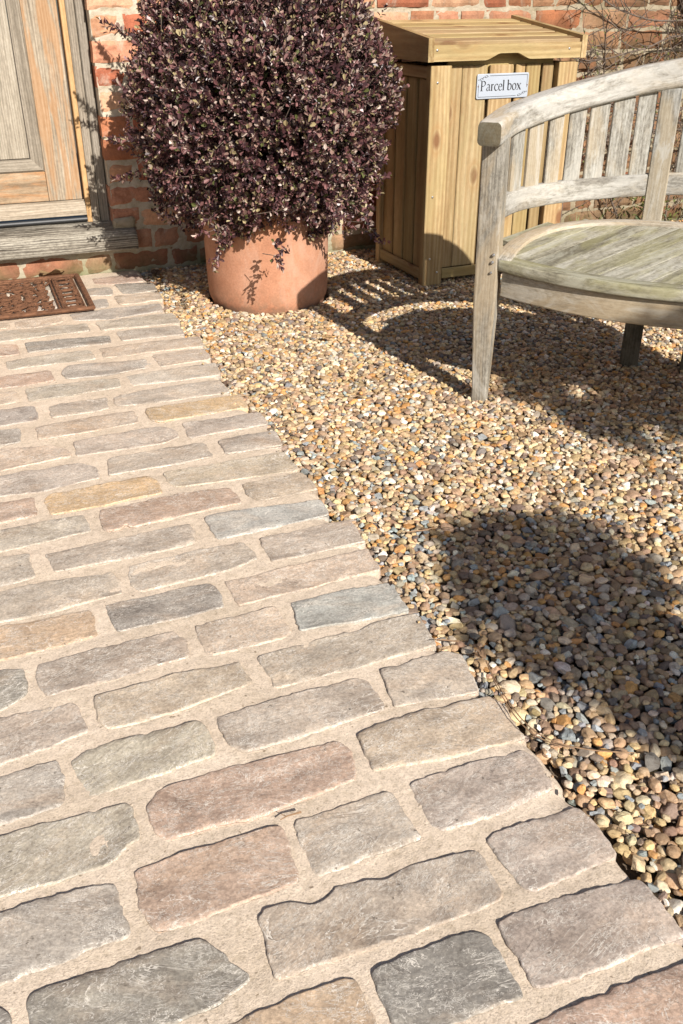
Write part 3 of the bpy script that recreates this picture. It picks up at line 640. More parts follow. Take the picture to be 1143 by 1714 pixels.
    ng.interface.new_socket('Geometry', in_out='INPUT', socket_type='NodeSocketGeometry'); ng.interface.new_socket('Geometry', in_out='OUTPUT', socket_type='NodeSocketGeometry')
    gi = ng.nodes.new('NodeGroupInput'); go = ng.nodes.new('NodeGroupOutput')
    join = ng.nodes.new('GeometryNodeJoinGeometry')
    pr = random.Random(5); vs = []
    for k in range(18):
        angular = k >= 10
        ico = N(ng, 'GeometryNodeMeshIcoSphere', {'Radius': 1.0, 'Subdivisions': 4 if not angular else 4})
        pos = N(ng, 'GeometryNodeInputPosition').outputs[0]
        nz = N(ng, 'ShaderNodeTexNoise', {'W': k * 7.3, 'Scale': .75 if not angular else 1.1, 'Detail': 2.0}, noise_dimensions='4D')
        nv = N(ng, 'ShaderNodeVectorMath', {0: nz.outputs['Color'], 1: (.5, .5, .5)}, operation='SUBTRACT').outputs[0]
        nv = N(ng, 'ShaderNodeVectorMath', {0: nv, 3: 1.1 if not angular else 1.3}, operation='SCALE').outputs[0]
        p = N(ng, 'ShaderNodeVectorMath', {0: pos, 1: nv}, operation='ADD').outputs[0]
        for c in range(7 if angular else 3):
            d = Vector((pr.gauss(0, 1), pr.gauss(0, 1), pr.gauss(0, 1))).normalized()
            cut = pr.uniform(.42, .72) if angular else pr.uniform(.72, .95)
            dot = N(ng, 'ShaderNodeVectorMath', {0: p, 1: d}, operation='DOT_PRODUCT').outputs['Value']
            ov = N(ng, 'ShaderNodeMath', {0: dot, 1: cut}, operation='SUBTRACT').outputs[0]
            ov = N(ng, 'ShaderNodeMath', {0: ov, 1: 0.0}, operation='MAXIMUM').outputs[0]
            ov = N(ng, 'ShaderNodeMath', {0: ov, 1: -1.0 if angular else -.8}, operation='MULTIPLY').outputs[0]
            sh = N(ng, 'ShaderNodeVectorMath', {0: d, 3: ov}, operation='SCALE').outputs[0]
            p = N(ng, 'ShaderNodeVectorMath', {0: p, 1: sh}, operation='ADD').outputs[0]
        sp = N(ng, 'GeometryNodeSetPosition', {'Geometry': ico.outputs[0], 'Position': p})
        ss = N(ng, 'GeometryNodeSetShadeSmooth', {'Geometry': sp.outputs[0], 'Shade Smooth': not angular})
        sm = N(ng, 'GeometryNodeSetMaterial', {'Geometry': ss.outputs[0], 'Material': M_PEB})
        vs.append(N(ng, 'GeometryNodeGeometryToInstance', {0: sm.outputs[0]}))
    for v in vs[::-1]: ng.links.new(v.outputs[0], join.inputs[0])
    def na(nm, ty): return N(ng, 'GeometryNodeInputNamedAttribute', {'Name': nm}, data_type=ty).outputs[0]
    e2r = N(ng, 'FunctionNodeEulerToRotation', {0: na('prot', 'FLOAT_VECTOR')})
    iop = N(ng, 'GeometryNodeInstanceOnPoints', {'Points': gi.outputs[0], 'Instance': join.outputs[0], 'Pick Instance': True,
            'Instance Index': na('pvar', 'INT'), 'Rotation': e2r.outputs[0], 'Scale': na('psc', 'FLOAT_VECTOR')})
    ng.links.new(iop.outputs[0], go.inputs[0])
    md = ob.modifiers.new('pebbles', 'NODES'); md.node_group = ng
    tag(ob, 'golden brown rounded pebbles and flints spread loose beside the sandstone path', 'gravel', kind='stuff')
gravel()

# ---------------------------------------------------------------- brick wall
WALL_Y = 4.25
def brick_wall():
    t = thing('brick_wall', 'old red and buff brick house wall with wide pale lime mortar joints behind the planter, parcel box and bench', 'wall', (2.0, WALL_Y, 0))
    mb = MB(); P = .0945; pal = [(.40, .175, .095), (.36, .145, .075), (.45, .245, .145), (.38, .205, .12), (.30, .10, .055), (.46, .275, .175), (.42, .20, .125)]
    def course(z, x0, x1, k, face=0.0):
        x = x0; i = 0
        while x < x1 - .02:
            hd = (i == 0 and k % 2 == 0) or (i > 0 and rnd.random() < .38)
            wd = (.118 if hd else .248) * rnd.uniform(.95, 1.04)
            if k % 2 and i == 0: wd = .185
            xe = min(x + wd, x1)
            zz = z + rnd.uniform(-.002, .002); hh = P - .014 + rnd.uniform(-.003, .002)
            c = np.array(rnd.choice(pal)) * rnd.uniform(.95, 1.3)
            if z < .15: c = c * .62 + np.array([.06, .05, .035])
            f = rnd.uniform(-.003, .002) + face
            # brick as a subdivided face block so its surface is uneven
            nx_ = max(4, int((xe - x) / .02)); nz_ = 5
            gx = np.linspace(0, 1, nx_ + 1); gz = np.linspace(0, 1, nz_ + 1)
            A, Bz = np.meshgrid(gx, gz, indexing='ij')
            ed = np.minimum(np.minimum(A, 1 - A) * (xe - x), np.minimum(Bz, 1 - Bz) * hh)
            wx = x + A * (xe - x); wz = zz + Bz * hh
            o = rnd.random() * 90
            yy_ = WALL_Y + f - .0 + .006 * np.exp(-ed / .004) - fbm(wx * 18 + o, wz * 26, 3) * .010
            jx = (fbm(wz * 40 + o, wx * 9, 2) * .006) * ((A < .01) | (A > .99)); jz = fbm(wx * 30 + o, wz * 9 + 4, 2) * .006 * ((Bz < .01) | (Bz > .99))
            V = np.stack([wx + jx, yy_, wz + jz], -1).reshape(-1, 3); n1 = nz_ + 1
            F = [(a * n1 + b_, (a + 1) * n1 + b_, (a + 1) * n1 + b_ + 1, a * n1 + b_ + 1) for a in range(nx_) for b_ in range(nz_)]
            rim = [a * n1 for a in range(nx_ + 1)] + [nx_ * n1 + b_ for b_ in range(1, n1)] + [a * n1 + nz_ for a in range(nx_ - 1, -1, -1)] + [b_ for b_ in range(nz_ - 1, 0, -1)]
            base = len(V); bk = V[rim].copy(); bk[:, 1] = WALL_Y + (.11 if i == 0 else .03)
            V = np.vstack([V, bk]); m = len(rim)
            F += [(rim[(q + 1) % m], rim[q], base + q, base + (q + 1) % m) for q in range(m)]
            mb.add(V, F, V + rng.uniform(-9, 9, 3), c, 0)
            x = xe + .013; i += 1
    for k in range(-1, 25):
        z = .189 + P * (k - 1) - P
        if z < -.1: continue
        if z < .15: course(z, -2.2, 4.7, k, .003)
        else:
            course(z, .553 + (.008 * (k % 3 == 1)), 4.7, k)
            course(z, -2.2, -.56, k)
    # mortar body: a relief sheet standing a few mm behind the brick faces
    def sheet(x0, x1, z0, z1, y=WALL_Y + .006):
        X_ = np.arange(x0, x1 + .001, (x1 - x0) / int((x1 - x0) / .016)); Z_ = np.linspace(z0, z1, int((z1 - z0) / .012) + 2)
        A, Bz = np.meshgrid(X_, Z_, indexing='ij'); Y_ = y + fbm(A * 25, Bz * 25, 3) * .010 + fbm(A * 90, Bz * 90, 2) * .004; n1 = len(Z_)
        V = np.stack([A, Y_, Bz], -1).reshape(-1, 3)
        mb.add(V, [(a * n1 + b_, (a + 1) * n1 + b_, (a + 1) * n1 + b_ + 1, a * n1 + b_ + 1) for a in range(len(X_) - 1) for b_ in range(n1 - 1)], None, (1, 1, 1), 1)
    sheet(.558, 4.7, .175, 2.42); sheet(-2.2, 4.7, -.07, .186, WALL_Y + .008); sheet(-2.2, -.56, .18, 2.42)
    bx(mb, (.556, WALL_Y + .016, -.07), (4.7, WALL_Y + .30, 2.42), .002, mi=1); bx(mb, (-2.2, WALL_Y + .018, -.07), (-.56, WALL_Y + .30, 2.42), .002, mi=1)
    bx(mb, (-.559, WALL_Y + .02, -.07), (.555, WALL_Y + .12, .172), .002, mi=1)
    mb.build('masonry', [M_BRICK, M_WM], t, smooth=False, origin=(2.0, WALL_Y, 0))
    mb = MB()                                  # broken lump of render at the foot of the jamb
    cbox(mb, (.602, WALL_Y - .004, .205), I3, (.048, .016, .026), .008, (1.1, 1.1, 1.1), wob=.004, mi=0)
    mb.build('mortar_lump', M_WM, t)
    return t
wall = brick_wall()

# ---------------------------------------------------------------- door with frame and sill
def door():
    t = thing('front_door', 'weathered oak panelled door with orange peeling varnish and a worn timber sill', 'door', (0, 4.36, .2))
    g1 = (1, 1, 1)
    fy = 4.325
    mb = MB()                                   # jambs and head
    for s_ in (1, -1):
        a, b_ = sorted((s_ * .477, s_ * .512)); bx(mb, (a, fy + .006, .205), (b_, 4.42, 2.25), .003, (.98, .97, .95))
        a, b_ = sorted((s_ * .5135, s_ * .552)); bx(mb, (a, fy - .002, .205), (b_, 4.42, 2.25), .004, (.84, .85, .86))
    bx(mb, (-.552, fy, 2.251), (.552, 4.42, 2.40), .004, grain=0)
    mb.build('door_frame', M_GREYOAK, t)
    mb = MB()
    for s_ in (1, -1):
        a, b_ = sorted((s_ * .4545, s_ * .4755)); bx(mb, (a, fy + .001, .205), (b_, 4.40, 2.25), .002)
    mb.build('draught_bead', M_BEAD, t)
    leafy = 4.352
    d = MB()
    bx(d, (.306, leafy, .305), (.446, 4.395, 2.24), .002, (1, 1, 1))                    # right stile
    bx(d, (-.446, leafy, .305), (-.306, 4.395, 2.24), .002)
    bx(d, (-.305, leafy + .001, .305), (.3045, 4.395, .428), .002, (1.05, .92, .80), grain=0)  # bottom rail
    bx(d, (-.305, leafy + .001, 1.25), (.3045, 4.395, 1.38), .002, grain=0)
    leaf = d.build('door_leaf', M_DOOR, t)
    p = MB()
    for z0, z1 in ((.429, 1.249), (1.381, 2.24)):
        # sloping mitred moulding around a raised field
        x0, x1 = -.305, .305; m_ = .052
        o = [(x0, z0), (x1, z0), (x1, z1), (x0, z1)]; i_ = [(x0 + m_, z0 + m_), (x1 - m_, z0 + m_), (x1 - m_, z1 - m_), (x0 + m_, z1 - m_)]
        prof = [(0, leafy + .002), (.008, leafy - .006), (.016, leafy - .003), (.034, leafy + .010), (.050, leafy + .014), (.0515, leafy + .022)]
        for k in range(4):
            k2 = (k + 1) % 4; V = []; G = []
            for q, yq in prof:
                f = q / m_
                for e0, i0 in ((o[k], i_[k]), (o[k2], i_[k2])):
                    V.append((e0[0] + (i0[0] - e0[0]) * f, yq, e0[1] + (i0[1] - e0[1]) * f))
            V = np.array(V); al = V[:, 2] if k % 2 else V[:, 0]; ac = V[:, 0] if k % 2 else V[:, 2]
            F = [(2 * j, 2 * j + 1, 2 * j + 3, 2 * j + 2) for j in range(len(prof) - 1)]
            p.add(V, F, np.column_stack([ac, V[:, 1], al]) + rng.uniform(-5, 5, 3), (.95, .95, .93))
        bx(p, (x0 + m_ + .002, leafy + .012, z0 + m_ + .002), (x1 - m_ - .002, leafy + .035, z1 - m_ - .002), .002, (1.18, 1.2, 1.18))
    p.build('panel', M_GREYOAK, leaf)
    wbm = MB()                                  # weatherboard with a sloping top
    V = [(x, y_, z_) for x in (-.452, .452) for y_, z_ in ((leafy - .001, .304), (leafy - .016, .300), (leafy - .046, .262), (leafy - .046, .246), (leafy - .0, .246))]
    F = [(j, (j + 1) % 5, 5 + (j + 1) % 5, 5 + j) for j in range(5)] + [(4, 3, 2, 1, 0), (5, 6, 7, 8, 9)]
    V = np.array(V); wbm.add(V, F, np.column_stack([V[:, 2], V[:, 1], V[:, 0]]) + 3.1, (1.12, 1.08, 1.02))
    wbm.build('weatherboard', M_GREYOAK, leaf)
    hb = MB(); tube(hb, [(.40 - .02, 4.30, 1.18), (.40 - .02, 4.295, 1.16), (.30, 4.29, 1.16)], .009, 10); tube(hb, [(.38, 4.352, 1.18), (.38, 4.30, 1.18)], .011, 10)
    hb.build('handle', M_BAR, leaf)
    bm_ = MB(); tube(bm_, [(-.452, 4.314, .228), (.452, 4.314, .228)], .0085, 10); bx(bm_, (-.452, 4.318, .214), (.452, 4.40, .230), .002)
    bm_.build('threshold_bar', M_BAR, t)
    sb = MB()                                   # sill: sloping top, worn grooves
    nx_ = 160; ny_ = 16; xs = np.linspace(-.60, .645, nx_); V = []; G = []
    pr = [(4.41, .2135), (4.33, .2125), (4.30, .209), (4.27, .203), (4.24, .195), (4.215, .187), (4.198, .178), (4.190, .168), (4.188, .150), (4.188, .135), (4.190, .120), (4.194, .108), (4.215, .104), (4.30, .104)]
    pr = np.array(pr); l = np.concatenate([[0], np.cumsum(np.linalg.norm(np.diff(pr, axis=0), axis=1))])
    ll = np.linspace(0, l[-1], 46); py_ = np.interp(ll, l, pr[:, 0]); pz_ = np.interp(ll, l, pr[:, 1])
    for x in xs:
        nz = fbm(np.full(46, x * 5), ll * 110, 3) * .006 + fbm(np.full(46, x * 14), ll * 40 + 9, 2) * .003
        end = .004 * math.exp(-(.645 - x) / .006) if x > .6 else 0
        V.append(np.column_stack([np.full(46, x), py_ - nz * .5 + end, pz_ + nz * (ll < .25) - end])); G.append(np.column_stack([ll, ll * 0, np.full(46, x)]))
    F = [(i * 46 + j, i * 46 + j + 1, (i + 1) * 46 + j + 1, (i + 1) * 46 + j) for i in range(nx_ - 1) for j in range(45)]
    F += [tuple((nx_ - 1) * 46 + j for j in range(46)), tuple(range(46))[::-1]]
    sb.add(np.vstack(V), F, np.vstack(G), (1, 1, 1)); sb.build('sill', M_SILL, t)
    return t
door()

# ---------------------------------------------------------------- iron doormat
def doormat():
    x1, y0, y1 = .362, 3.686, 4.205; x0 = -.44
    t = thing('doormat', 'rusty brown cast iron openwork doormat with scroll pattern in front of the door', 'doormat', ((x0 + x1) / 2, (y0 + y1) / 2, 0))
    z0 = .004
    mb = MB()
    for a, b_ in (((x0, y0), (x1, y0)), ((x1, y0), (x1, y1)), ((x1, y1), (x0, y1)), ((x0, y1), (x0, y0))):
        A_ = np.array(a); B_ = np.array(b_); n = 30
        Pn = np.array([(*(A_ + (B_ - A_) * k / n), z0 + .009) for k in range(n + 1)]); tube(mb, Pn, .0115, 8, flat=.7)
    for off in (.026,):
        for a, b_ in (((x0 + off, y0 + off), (x1 - off, y0 + off)), ((x1 - off, y0 + off), (x1 - off, y1 - off)), ((x1 - off, y1 - off), (x0 + off, y1 - off)), ((x0 + off, y1 - off), (x0 + off, y0 + off))):
            tube(mb, [(*a, z0 + .007), (*b_, z0 + .007)], .0045, 6)
    for xx in (x1 - .108, x1 - .122, x0 + .108, x0 + .122): tube(mb, [(xx, y0 + .02, z0 + .008), (xx, y1 - .02, z0 + .008)], .0045, 6)
    mb.build('rim', M_RUST, t)
    mb = MB()
    def arc(cx, cy, r, a0, a1, th=.005, sq=1., n=22, zz=.008):
        a = np.linspace(R(a0), R(a1), n); tube(mb, np.column_stack([cx + r * np.cos(a), cy + r * sq * np.sin(a), np.full(n, z0 + zz)]), th, 6, flat=.8)
    def scroll(cx, cy, r, a0, turns=1.6, hand=1, th=.0048):
        n = 34; k = np.linspace(0, 1, n); a = R(a0) + hand * k * turns * 2 * np.pi; rr = r * (1 - .82 * k)
        tube(mb, np.column_stack([cx + rr * np.cos(a), cy + rr * np.sin(a), z0 + .007 + .003 * k]), th * (1 - .3 * k), 6)
    for sx in (x1 - .067, x0 + .067):           # side panels: four rosettes each
        for k in range(4):
            cy = y0 + .07 + k * (y1 - y0 - .14) / 3
            arc(sx, cy, .034, 0, 360, .0055); arc(sx, cy, .018, -140, 40, .0045)
            for q in range(4): scroll(sx + .030 * (1 if q % 2 else -1), cy + .046 * (1 if q < 2 else -1), .014, 90 * q, 1.2, 1 if q % 2 else -1, .004)
    cx, cy = (x0 + x1) / 2, (y0 + y1) / 2; hw = .25; hh = (y1 - y0) / 2 - .045
    for s_ in (1, -1):
        arc(cx + s_ * .02, cy, .20, -80 if s_ > 0 else 100, 80 if s_ > 0 else 260, .007, 1.0)
        arc(cx + s_ * .02, cy, .165, -75 if s_ > 0 else 105, 75 if s_ > 0 else 255, .0045, 1.0)
    arc(cx, cy, .07, 0, 360, .006); arc(cx, cy, .035, 0, 360, .005)
    for gx in np.arange(cx - .235, cx + .24, .052):
        for gy in np.arange(cy - .195, cy + .2, .049):
            h_ = 1 if rnd.random() < .5 else -1
            scroll(gx + rnd.uniform(-.006, .006), gy + rnd.uniform(-.006, .006), rnd.uniform(.020, .029), rnd.uniform(0, 360), rnd.uniform(1.1, 1.7), h_, rnd.uniform(.0038, .0056))
    for k in range(60):
        px_, py_ = rnd.uniform(cx - .25, cx + .25), rnd.uniform(cy - .21, cy + .21); a = rnd.uniform(0, 360); arc(px_, py_, rnd.uniform(.03, .06), a, a + rnd.uniform(60, 120), .0045, 1, 12, .006)
    mb.build('scrollwork', M_RUST, t, smooth=True)
doormat()

# ---------------------------------------------------------------- potted shrub
def shrub():
    t = thing('potted_shrub', 'large terracotta pot holding a rounded purple-leaved shrub against the brick wall', 'potted plant', (*POT_C, 0))
    mb = MB(); n = 96
    prof = [(.0, -.05), (.226, -.05), (.236, -.012), (.243, .004), (.247, .02), (.2485, .06), (.2515, .20), (.2555, .36), (.262, .375), (.264, .41), (.258, .418), (.236, .418), (.232, .40), (.230, .36)]
    pf = []
    for (a, b_) in zip(prof[:-1], prof[1:]):
        k = max(1, int(math.dist(a, b_) / .02)); pf += [tuple(np.array(a) + (np.array(b_) - a) * i / k) for i in range(k)]
    pf.append(prof[-1]); pf = np.array(pf); m = len(pf); a = np.linspace(0, 2 * np.pi, n, endpoint=False)
    rr = pf[:, 0][:, None] * (1 + .004 * np.sin(3 * a + 1)[None, :]); V = np.stack([POT_C[0] + rr * np.cos(a), POT_C[1] + rr * np.sin(a), np.repeat(pf[:, 1][:, None], n, 1)], -1).reshape(-1, 3)
    mb.add(V, [(i * n + j, i * n + (j + 1) % n, (i + 1) * n + (j + 1) % n, (i + 1) * n + j) for i in range(m - 1) for j in range(n)])
    mb.build('pot', M_TERRA, t, smooth=True, origin=(*POT_C, 0))
    mb = MB(); a = np.linspace(0, 2 * np.pi, 40, endpoint=False)
    V = np.vstack([[(POT_C[0], POT_C[1], .385)], np.column_stack([POT_C[0] + .233 * np.cos(a), POT_C[1] + .233 * np.sin(a), np.full(40, .37)])])
    mb.add(V, [(0, 1 + j, 1 + (j + 1) % 40) for j in range(40)]); mb.build('soil', M_SOIL, t)
    # crown
    r_ = np.random.default_rng(5)
    C0 = np.array([POT_C[0] + .015, POT_C[1] - .015, .728]); RX, RY, RZ = .515, .48, .52
    ns = 9800
    D = r_.normal(0, 1, (ns, 3)); D /= np.linalg.norm(D, axis=1)[:, None]
    lump = 1 + .17 * (fbm(D[:, 0] * 4 + 9, D[:, 1] * 4 + D[:, 2] * 3 + 9, 3))*2
    rad = (1 - r_.random(ns) ** 2.2 * .55) * lump
    rad = np.where(r_.random(ns) < .035, rad * r_.uniform(1.03, 1.14, ns), rad)
    P = C0 + D * rad[:, None] * [RX, RY, RZ]
    keep = (P[:, 2] > .27) & (P[:, 1] < 4.232) & ~((np.hypot(P[:, 0] - POT_C[0], P[:, 1] - POT_C[1]) < .265) & (P[:, 2] < .40))
    # a fringe drooping over the rim
    k = 420; aa = r_.uniform(-np.pi, np.pi, k); rr = r_.uniform(.262, .46, k)
    F2 = np.column_stack([POT_C[0] + rr * np.cos(aa), POT_C[1] + rr * np.sin(aa), r_.uniform(.29, .42, k) + (rr - .26) * .25])
    low = fbm(aa * 2.2, aa * 0 + 2, 2); F2[:, 2] += low * .22 + .02
    P = np.vstack([P[keep], F2]); D = np.vstack([D[keep], np.column_stack([np.cos(aa), np.sin(aa), np.full(k, -.6)])])
    ok = (P[:, 1] < 4.232) & (P[:, 2] > .21); P, D = P[ok], D[ok]
    # a few long sprays that break the outline
    sp = [((-.46, -.05, .40), (-.7, -.1, .9)), ((-.52, -.02, -.10), (-1, -.1, .15)), ((-.50, .05, -.22), (-1, -.1, -.2)), ((-.40, 0, .52), (-.6, 0, 1)), 
          ((-.1, -.42, -.42), (-.1, -.8, -1)), ((.25, -.42, -.36), (.3, -.8, -1)), ((-.3, -.35, -.42), (-.4, -.5, -1)), ((-.48, .1, .25), (-1, 0, .4)), ((.3, -.1, .56), (.5, 0, 1))]
    for b_, d_ in sp:
        b_ = np.array(b_); d_ = np.array(d_) / np.linalg.norm(d_)
        for q in range(5): P = np.vstack([P, C0 + b_ + d_ * q * .024]); D = np.vstack([D, d_])
    ns = len(P)
    out = D / np.linalg.norm(D, axis=1)[:, None] + [0, 0, .45] + r_.normal(0, .42, (ns, 3)); out /= np.linalg.norm(out, axis=1)[:, None]
    per = 10
    Pb = np.repeat(P, per, 0); Ax = np.repeat(out, per, 0); j = np.tile(np.arange(per), ns)
    s_ = np.cross(Ax, r_.normal(0, 1, Ax.shape)); s_ /= np.linalg.norm(s_, axis=1)[:, None]; t_ = np.cross(Ax, s_)
    ang = j * 2.4 + np.repeat(r_.uniform(0, 6.28, ns), per)
    sid = np.repeat(r_.normal(0, 1, (ns, 3)), per, 0); s_ = np.cross(Ax, sid); s_ /= np.linalg.norm(s_, axis=1)[:, None]; t_ = np.cross(Ax, s_)
    radl = s_ * np.cos(ang)[:, None] + t_ * np.sin(ang)[:, None]
    f = (j / per)[:, None]
    base = Pb + Ax * (f - .9) * .055
    Dl = radl * (1.15 - f * .75) + Ax * (.35 + f * .9)
    Nl = Ax - radl * .5 + r_.normal(0, .25, Ax.shape)
    L = r_.uniform(.014, .027, len(base)) * np.repeat(r_.uniform(.8, 1.15, ns), per); W = L * r_.uniform(.52, .68, len(base))
    pal = np.array([(.062, .027, .031), (.105, .042, .045), (.036, .018, .022), (.21, .100, .097), (.30, .190, .155), (.32, .26, .14), (.10, .11, .035), (.42, .33, .28)])
    ci = r_.choice(8, len(base), p=[.26, .22, .15, .15, .09, .06, .03, .04]); yt = (j >= per - 3) & (r_.random(len(base)) < .30); ci[yt] = r_.choice([4, 5, 3, 7], yt.sum())
    col = pal[ci] * r_.uniform(.75, 1.25, (len(base), 1))
    mb = MB(); leaves(mb, base, Dl, Nl, L, W, col)
    mb.build('foliage', M_LEAF, t, origin=(*POT_C, 0))
    mb = MB()                                   # branches from the soil out to the shell
    for q in range(70):
        k = rnd.randrange(len(P)); e_ = P[k]; s0 = np.array([POT_C[0] + rnd.uniform(-.06, .06), POT_C[1] + rnd.uniform(-.06, .06), .375])
        mid = (s0 * .5 + e_ * .5) + [0, 0, rnd.uniform(.0, .08)]
        u_ = np.linspace(0, 1, 9)[:, None]; Q = (1 - u_) ** 2 * s0 + 2 * u_ * (1 - u_) * mid + u_ ** 2 * e_
        if ((np.hypot(Q[:, 0] - POT_C[0], Q[:, 1] - POT_C[1]) > .22) & (Q[:, 2] < .40)).any(): continue
        tube(mb, Q, np.linspace(.007, .0018, 9), 5)
    for q in range(1500):
        k = rnd.randrange(len(P)); tube(mb, [P[k] - out[k] * .11, P[k] - out[k] * .05 + rng.normal(0, .004, 3), P[k] + out[k] * .008], [.0016, .0013, .0008], 4)
    mb.build('branches', M_BARK, t)
shrub()

# ---------------------------------------------------------------- parcel box
yb = .048; BU = np.array([math.cos(yb), math.sin(yb), 0]); BN = np.array([-math.sin(yb), math.cos(yb), 0]); BO = np.array([1.741, 3.56, 0])
BAX = np.array([BU, BN, [0, 0, 1]])
def stroke(mb, pts, w0=.010, thin=.30, nib=R(20), y=0., n=None):
    """pen stroke with a slanted nib, flat lettering of small thickness; pts in plate units"""
    P = np.array(pts, float)
    if len(P) > 2:                              # Catmull-Rom
        Q = np.vstack([2 * P[0] - P[1], P, 2 * P[-1] - P[-2]]); o = []
        for i in range(1, len(Q) - 2):
            for u in np.linspace(0, 1, 7, endpoint=False):
                p0, p1, p2, p3 = Q[i - 1:i + 3]; o.append(.5 * ((2 * p1) + (-p0 + p2) * u + (2 * p0 - 5 * p1 + 4 * p2 - p3) * u ** 2 + (-p0 + 3 * p1 - 3 * p2 + p3) * u ** 3))
        P = np.array(o + [Q[-2]])
    T = np.gradient(P, axis=0); T /= np.linalg.norm(T, axis=1)[:, None] + 1e-9; Nn = np.column_stack([-T[:, 1], T[:, 0]])
    nd = np.array([math.cos(nib), math.sin(nib)]); h = w0 / 2 * (thin + (1 - thin) * np.abs(Nn @ nd))
    A = P + Nn * h[:, None]; B = P - Nn * h[:, None]; m = len(P)
    V2 = np.vstack([A, B]); return V2, [(i, m + i, m + i + 1, i + 1) for i in range(m - 1)]
def parcel_box():
    t = thing('parcel_box', 'pressure treated pine parcel box with slatted sloping lid and grey name plate', 'parcel box', BO)
    K = dict(ax=BAX, org=BO)
    def c_(): v = rnd.uniform(.82, 1.16); return (v, v * rnd.uniform(.94, 1.02), v * rnd.uniform(.84, 1.04))
    W, D, ZL = .685, .47, .862
    for (u0, n0) in ((0, 0), (W - .088, 0), (0, D - .04), (W - .088, D - .04)):
        mb = MB(); bx(mb, (u0, n0, -.05), (u0 + .093, n0 + .04, ZL - .012), .003, c_(), **K); mb.build('corner_post', M_PINE, t, origin=BO + [0, 0, 0])
    mb = MB()                                   # front boards, hit and miss
    bds = [(.098, .1515), (.1545, .266), (.281, .390), (.404, .448), (.451, .521), (.534, .586)]
    for k, (a, b_) in enumerate(bds): bx(mb, (a, .020 + .002 * (k % 2), .055), (b_, .036, .8455), .003, c_(), **K)
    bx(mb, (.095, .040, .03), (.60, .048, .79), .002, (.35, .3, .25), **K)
    bx(mb, (.096, .006, .012), (.594, .0185, .055), .003, c_(), grain=0, **K)
    bx(mb, (.096, .040, .795), (.594, .056, .90), .003, c_(), grain=0, **K)
    mb.build('front_panel', M_PINE, t, origin=BO)
    for nm, us, flip in (('side_panel', .0, 1), ('side_panel', W, -1)):
        mb = MB()
        def sx(a, b_): return (us + a, us + b_) if flip > 0 else (us - b_, us - a)
        for a, b_ in ((.043, .125), (.140, .222), (.236, .320), (.332, .427)):
            u0, u1 = sx(.016, .032); bx(mb, (u0, a, .055), (u1, b_, .80), .003, c_(), **K)
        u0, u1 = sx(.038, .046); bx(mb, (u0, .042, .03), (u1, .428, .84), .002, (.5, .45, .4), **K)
        u0, u1 = sx(.003, .0155); bx(mb, (u0, .0415, .012), (u1, .4285, .058), .003, c_(), grain=1, **K)
        u0, u1 = sx(.004, .030); bx(mb, (u0, .0415, .802), (u1, .4285, .846), .003, c_(), grain=1, **K)
        mb.build(nm, M_PINE, t, origin=BO)
    mb = MB(); bx(mb, (.094, D - .03, .02), (.60, D - .012, .84), .002, c_(), **K); mb.build('back_panel', M_PINE, t, origin=BO)
    # lid
    sides = []; zf, zb_, yf, ybk = .947, 1.010, -.022, .515
    for u0, u1 in ((-.029, -.004), (.679, .704)):
        V = np.array([(u, n_, z_) for u in (u0, u1) for n_, z_ in ((yf - .002, .8645), (ybk, .8645), (ybk, zb_), (yf - .002, zf))])
        G = np.column_stack([V[:, 0], V[:, 2], V[:, 1]]) + rng.uniform(-4, 4, 3)
        lid = MB(); lid.add(BO + V @ BAX, [(0, 1, 2, 3)[::-1], (4, 5, 6, 7), (0, 1, 5, 4), (1, 2, 6, 5), (2, 3, 7, 6), (3, 0, 4, 7)], G, c_()); sides.append(lid)
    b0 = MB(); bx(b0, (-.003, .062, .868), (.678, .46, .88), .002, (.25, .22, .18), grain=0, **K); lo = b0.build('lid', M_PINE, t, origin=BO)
    for s_ in sides: s_.build('side_board', M_PINE, lo, origin=BO)
    f = MB(); us = np.linspace(-.003, .678, 60)  # front board with the curved hand hole
    def zbot(u):
        a = np.clip(1 - abs(u - .335) / .105, 0, 1); return .8660 + .0235 * min(1, (3 * a ** 2 - 2 * a ** 3) * 1.6) ** .75
    V = []; G = []
    for u in us:
        zb0 = zbot(u)
        for n_, z_ in ((yf, zb0), (yf, .923), (yf + .022, .923), (yf + .022, zb0)): V.append((u, n_, z_)); G.append((z_, n_, u))
    F = [(i * 4 + j, i * 4 + (j + 1) % 4, (i + 1) * 4 + (j + 1) % 4, (i + 1) * 4 + j) for i in range(59) for j in range(4)] + [(0, 1, 2, 3), (236, 237, 238, 239)]
    F = [q[::-1] for q in F[:-1]] + [F[-1]]
    f.add(BO + np.array(V) @ BAX, F, np.array(G) + 2.2, (1.04, 1.03, .98)); f.build('front_board', M_PINE, lo, origin=BO)
    sl = math.atan2(zb_ - zf, ybk - yf); ns_ = 6; wS = (ybk - yf) / math.cos(sl) / ns_
    SA = np.array([[1, 0, 0], [0, math.cos(sl), math.sin(sl)], [0, -math.sin(sl), math.cos(sl)]])
    s_ = MB()
    for k in range(ns_):
        mid = np.array([.3375, yf, zf - .005]) + SA[1] * (wS * (k + .5)) - SA[2] * .0165
        cbox(s_, BO + mid @ BAX, SA @ BAX, (.3405, wS / 2 - .0075, .0085), .003, c_(), 0)
    s_.build('slats', M_PINE, lo, origin=BO)
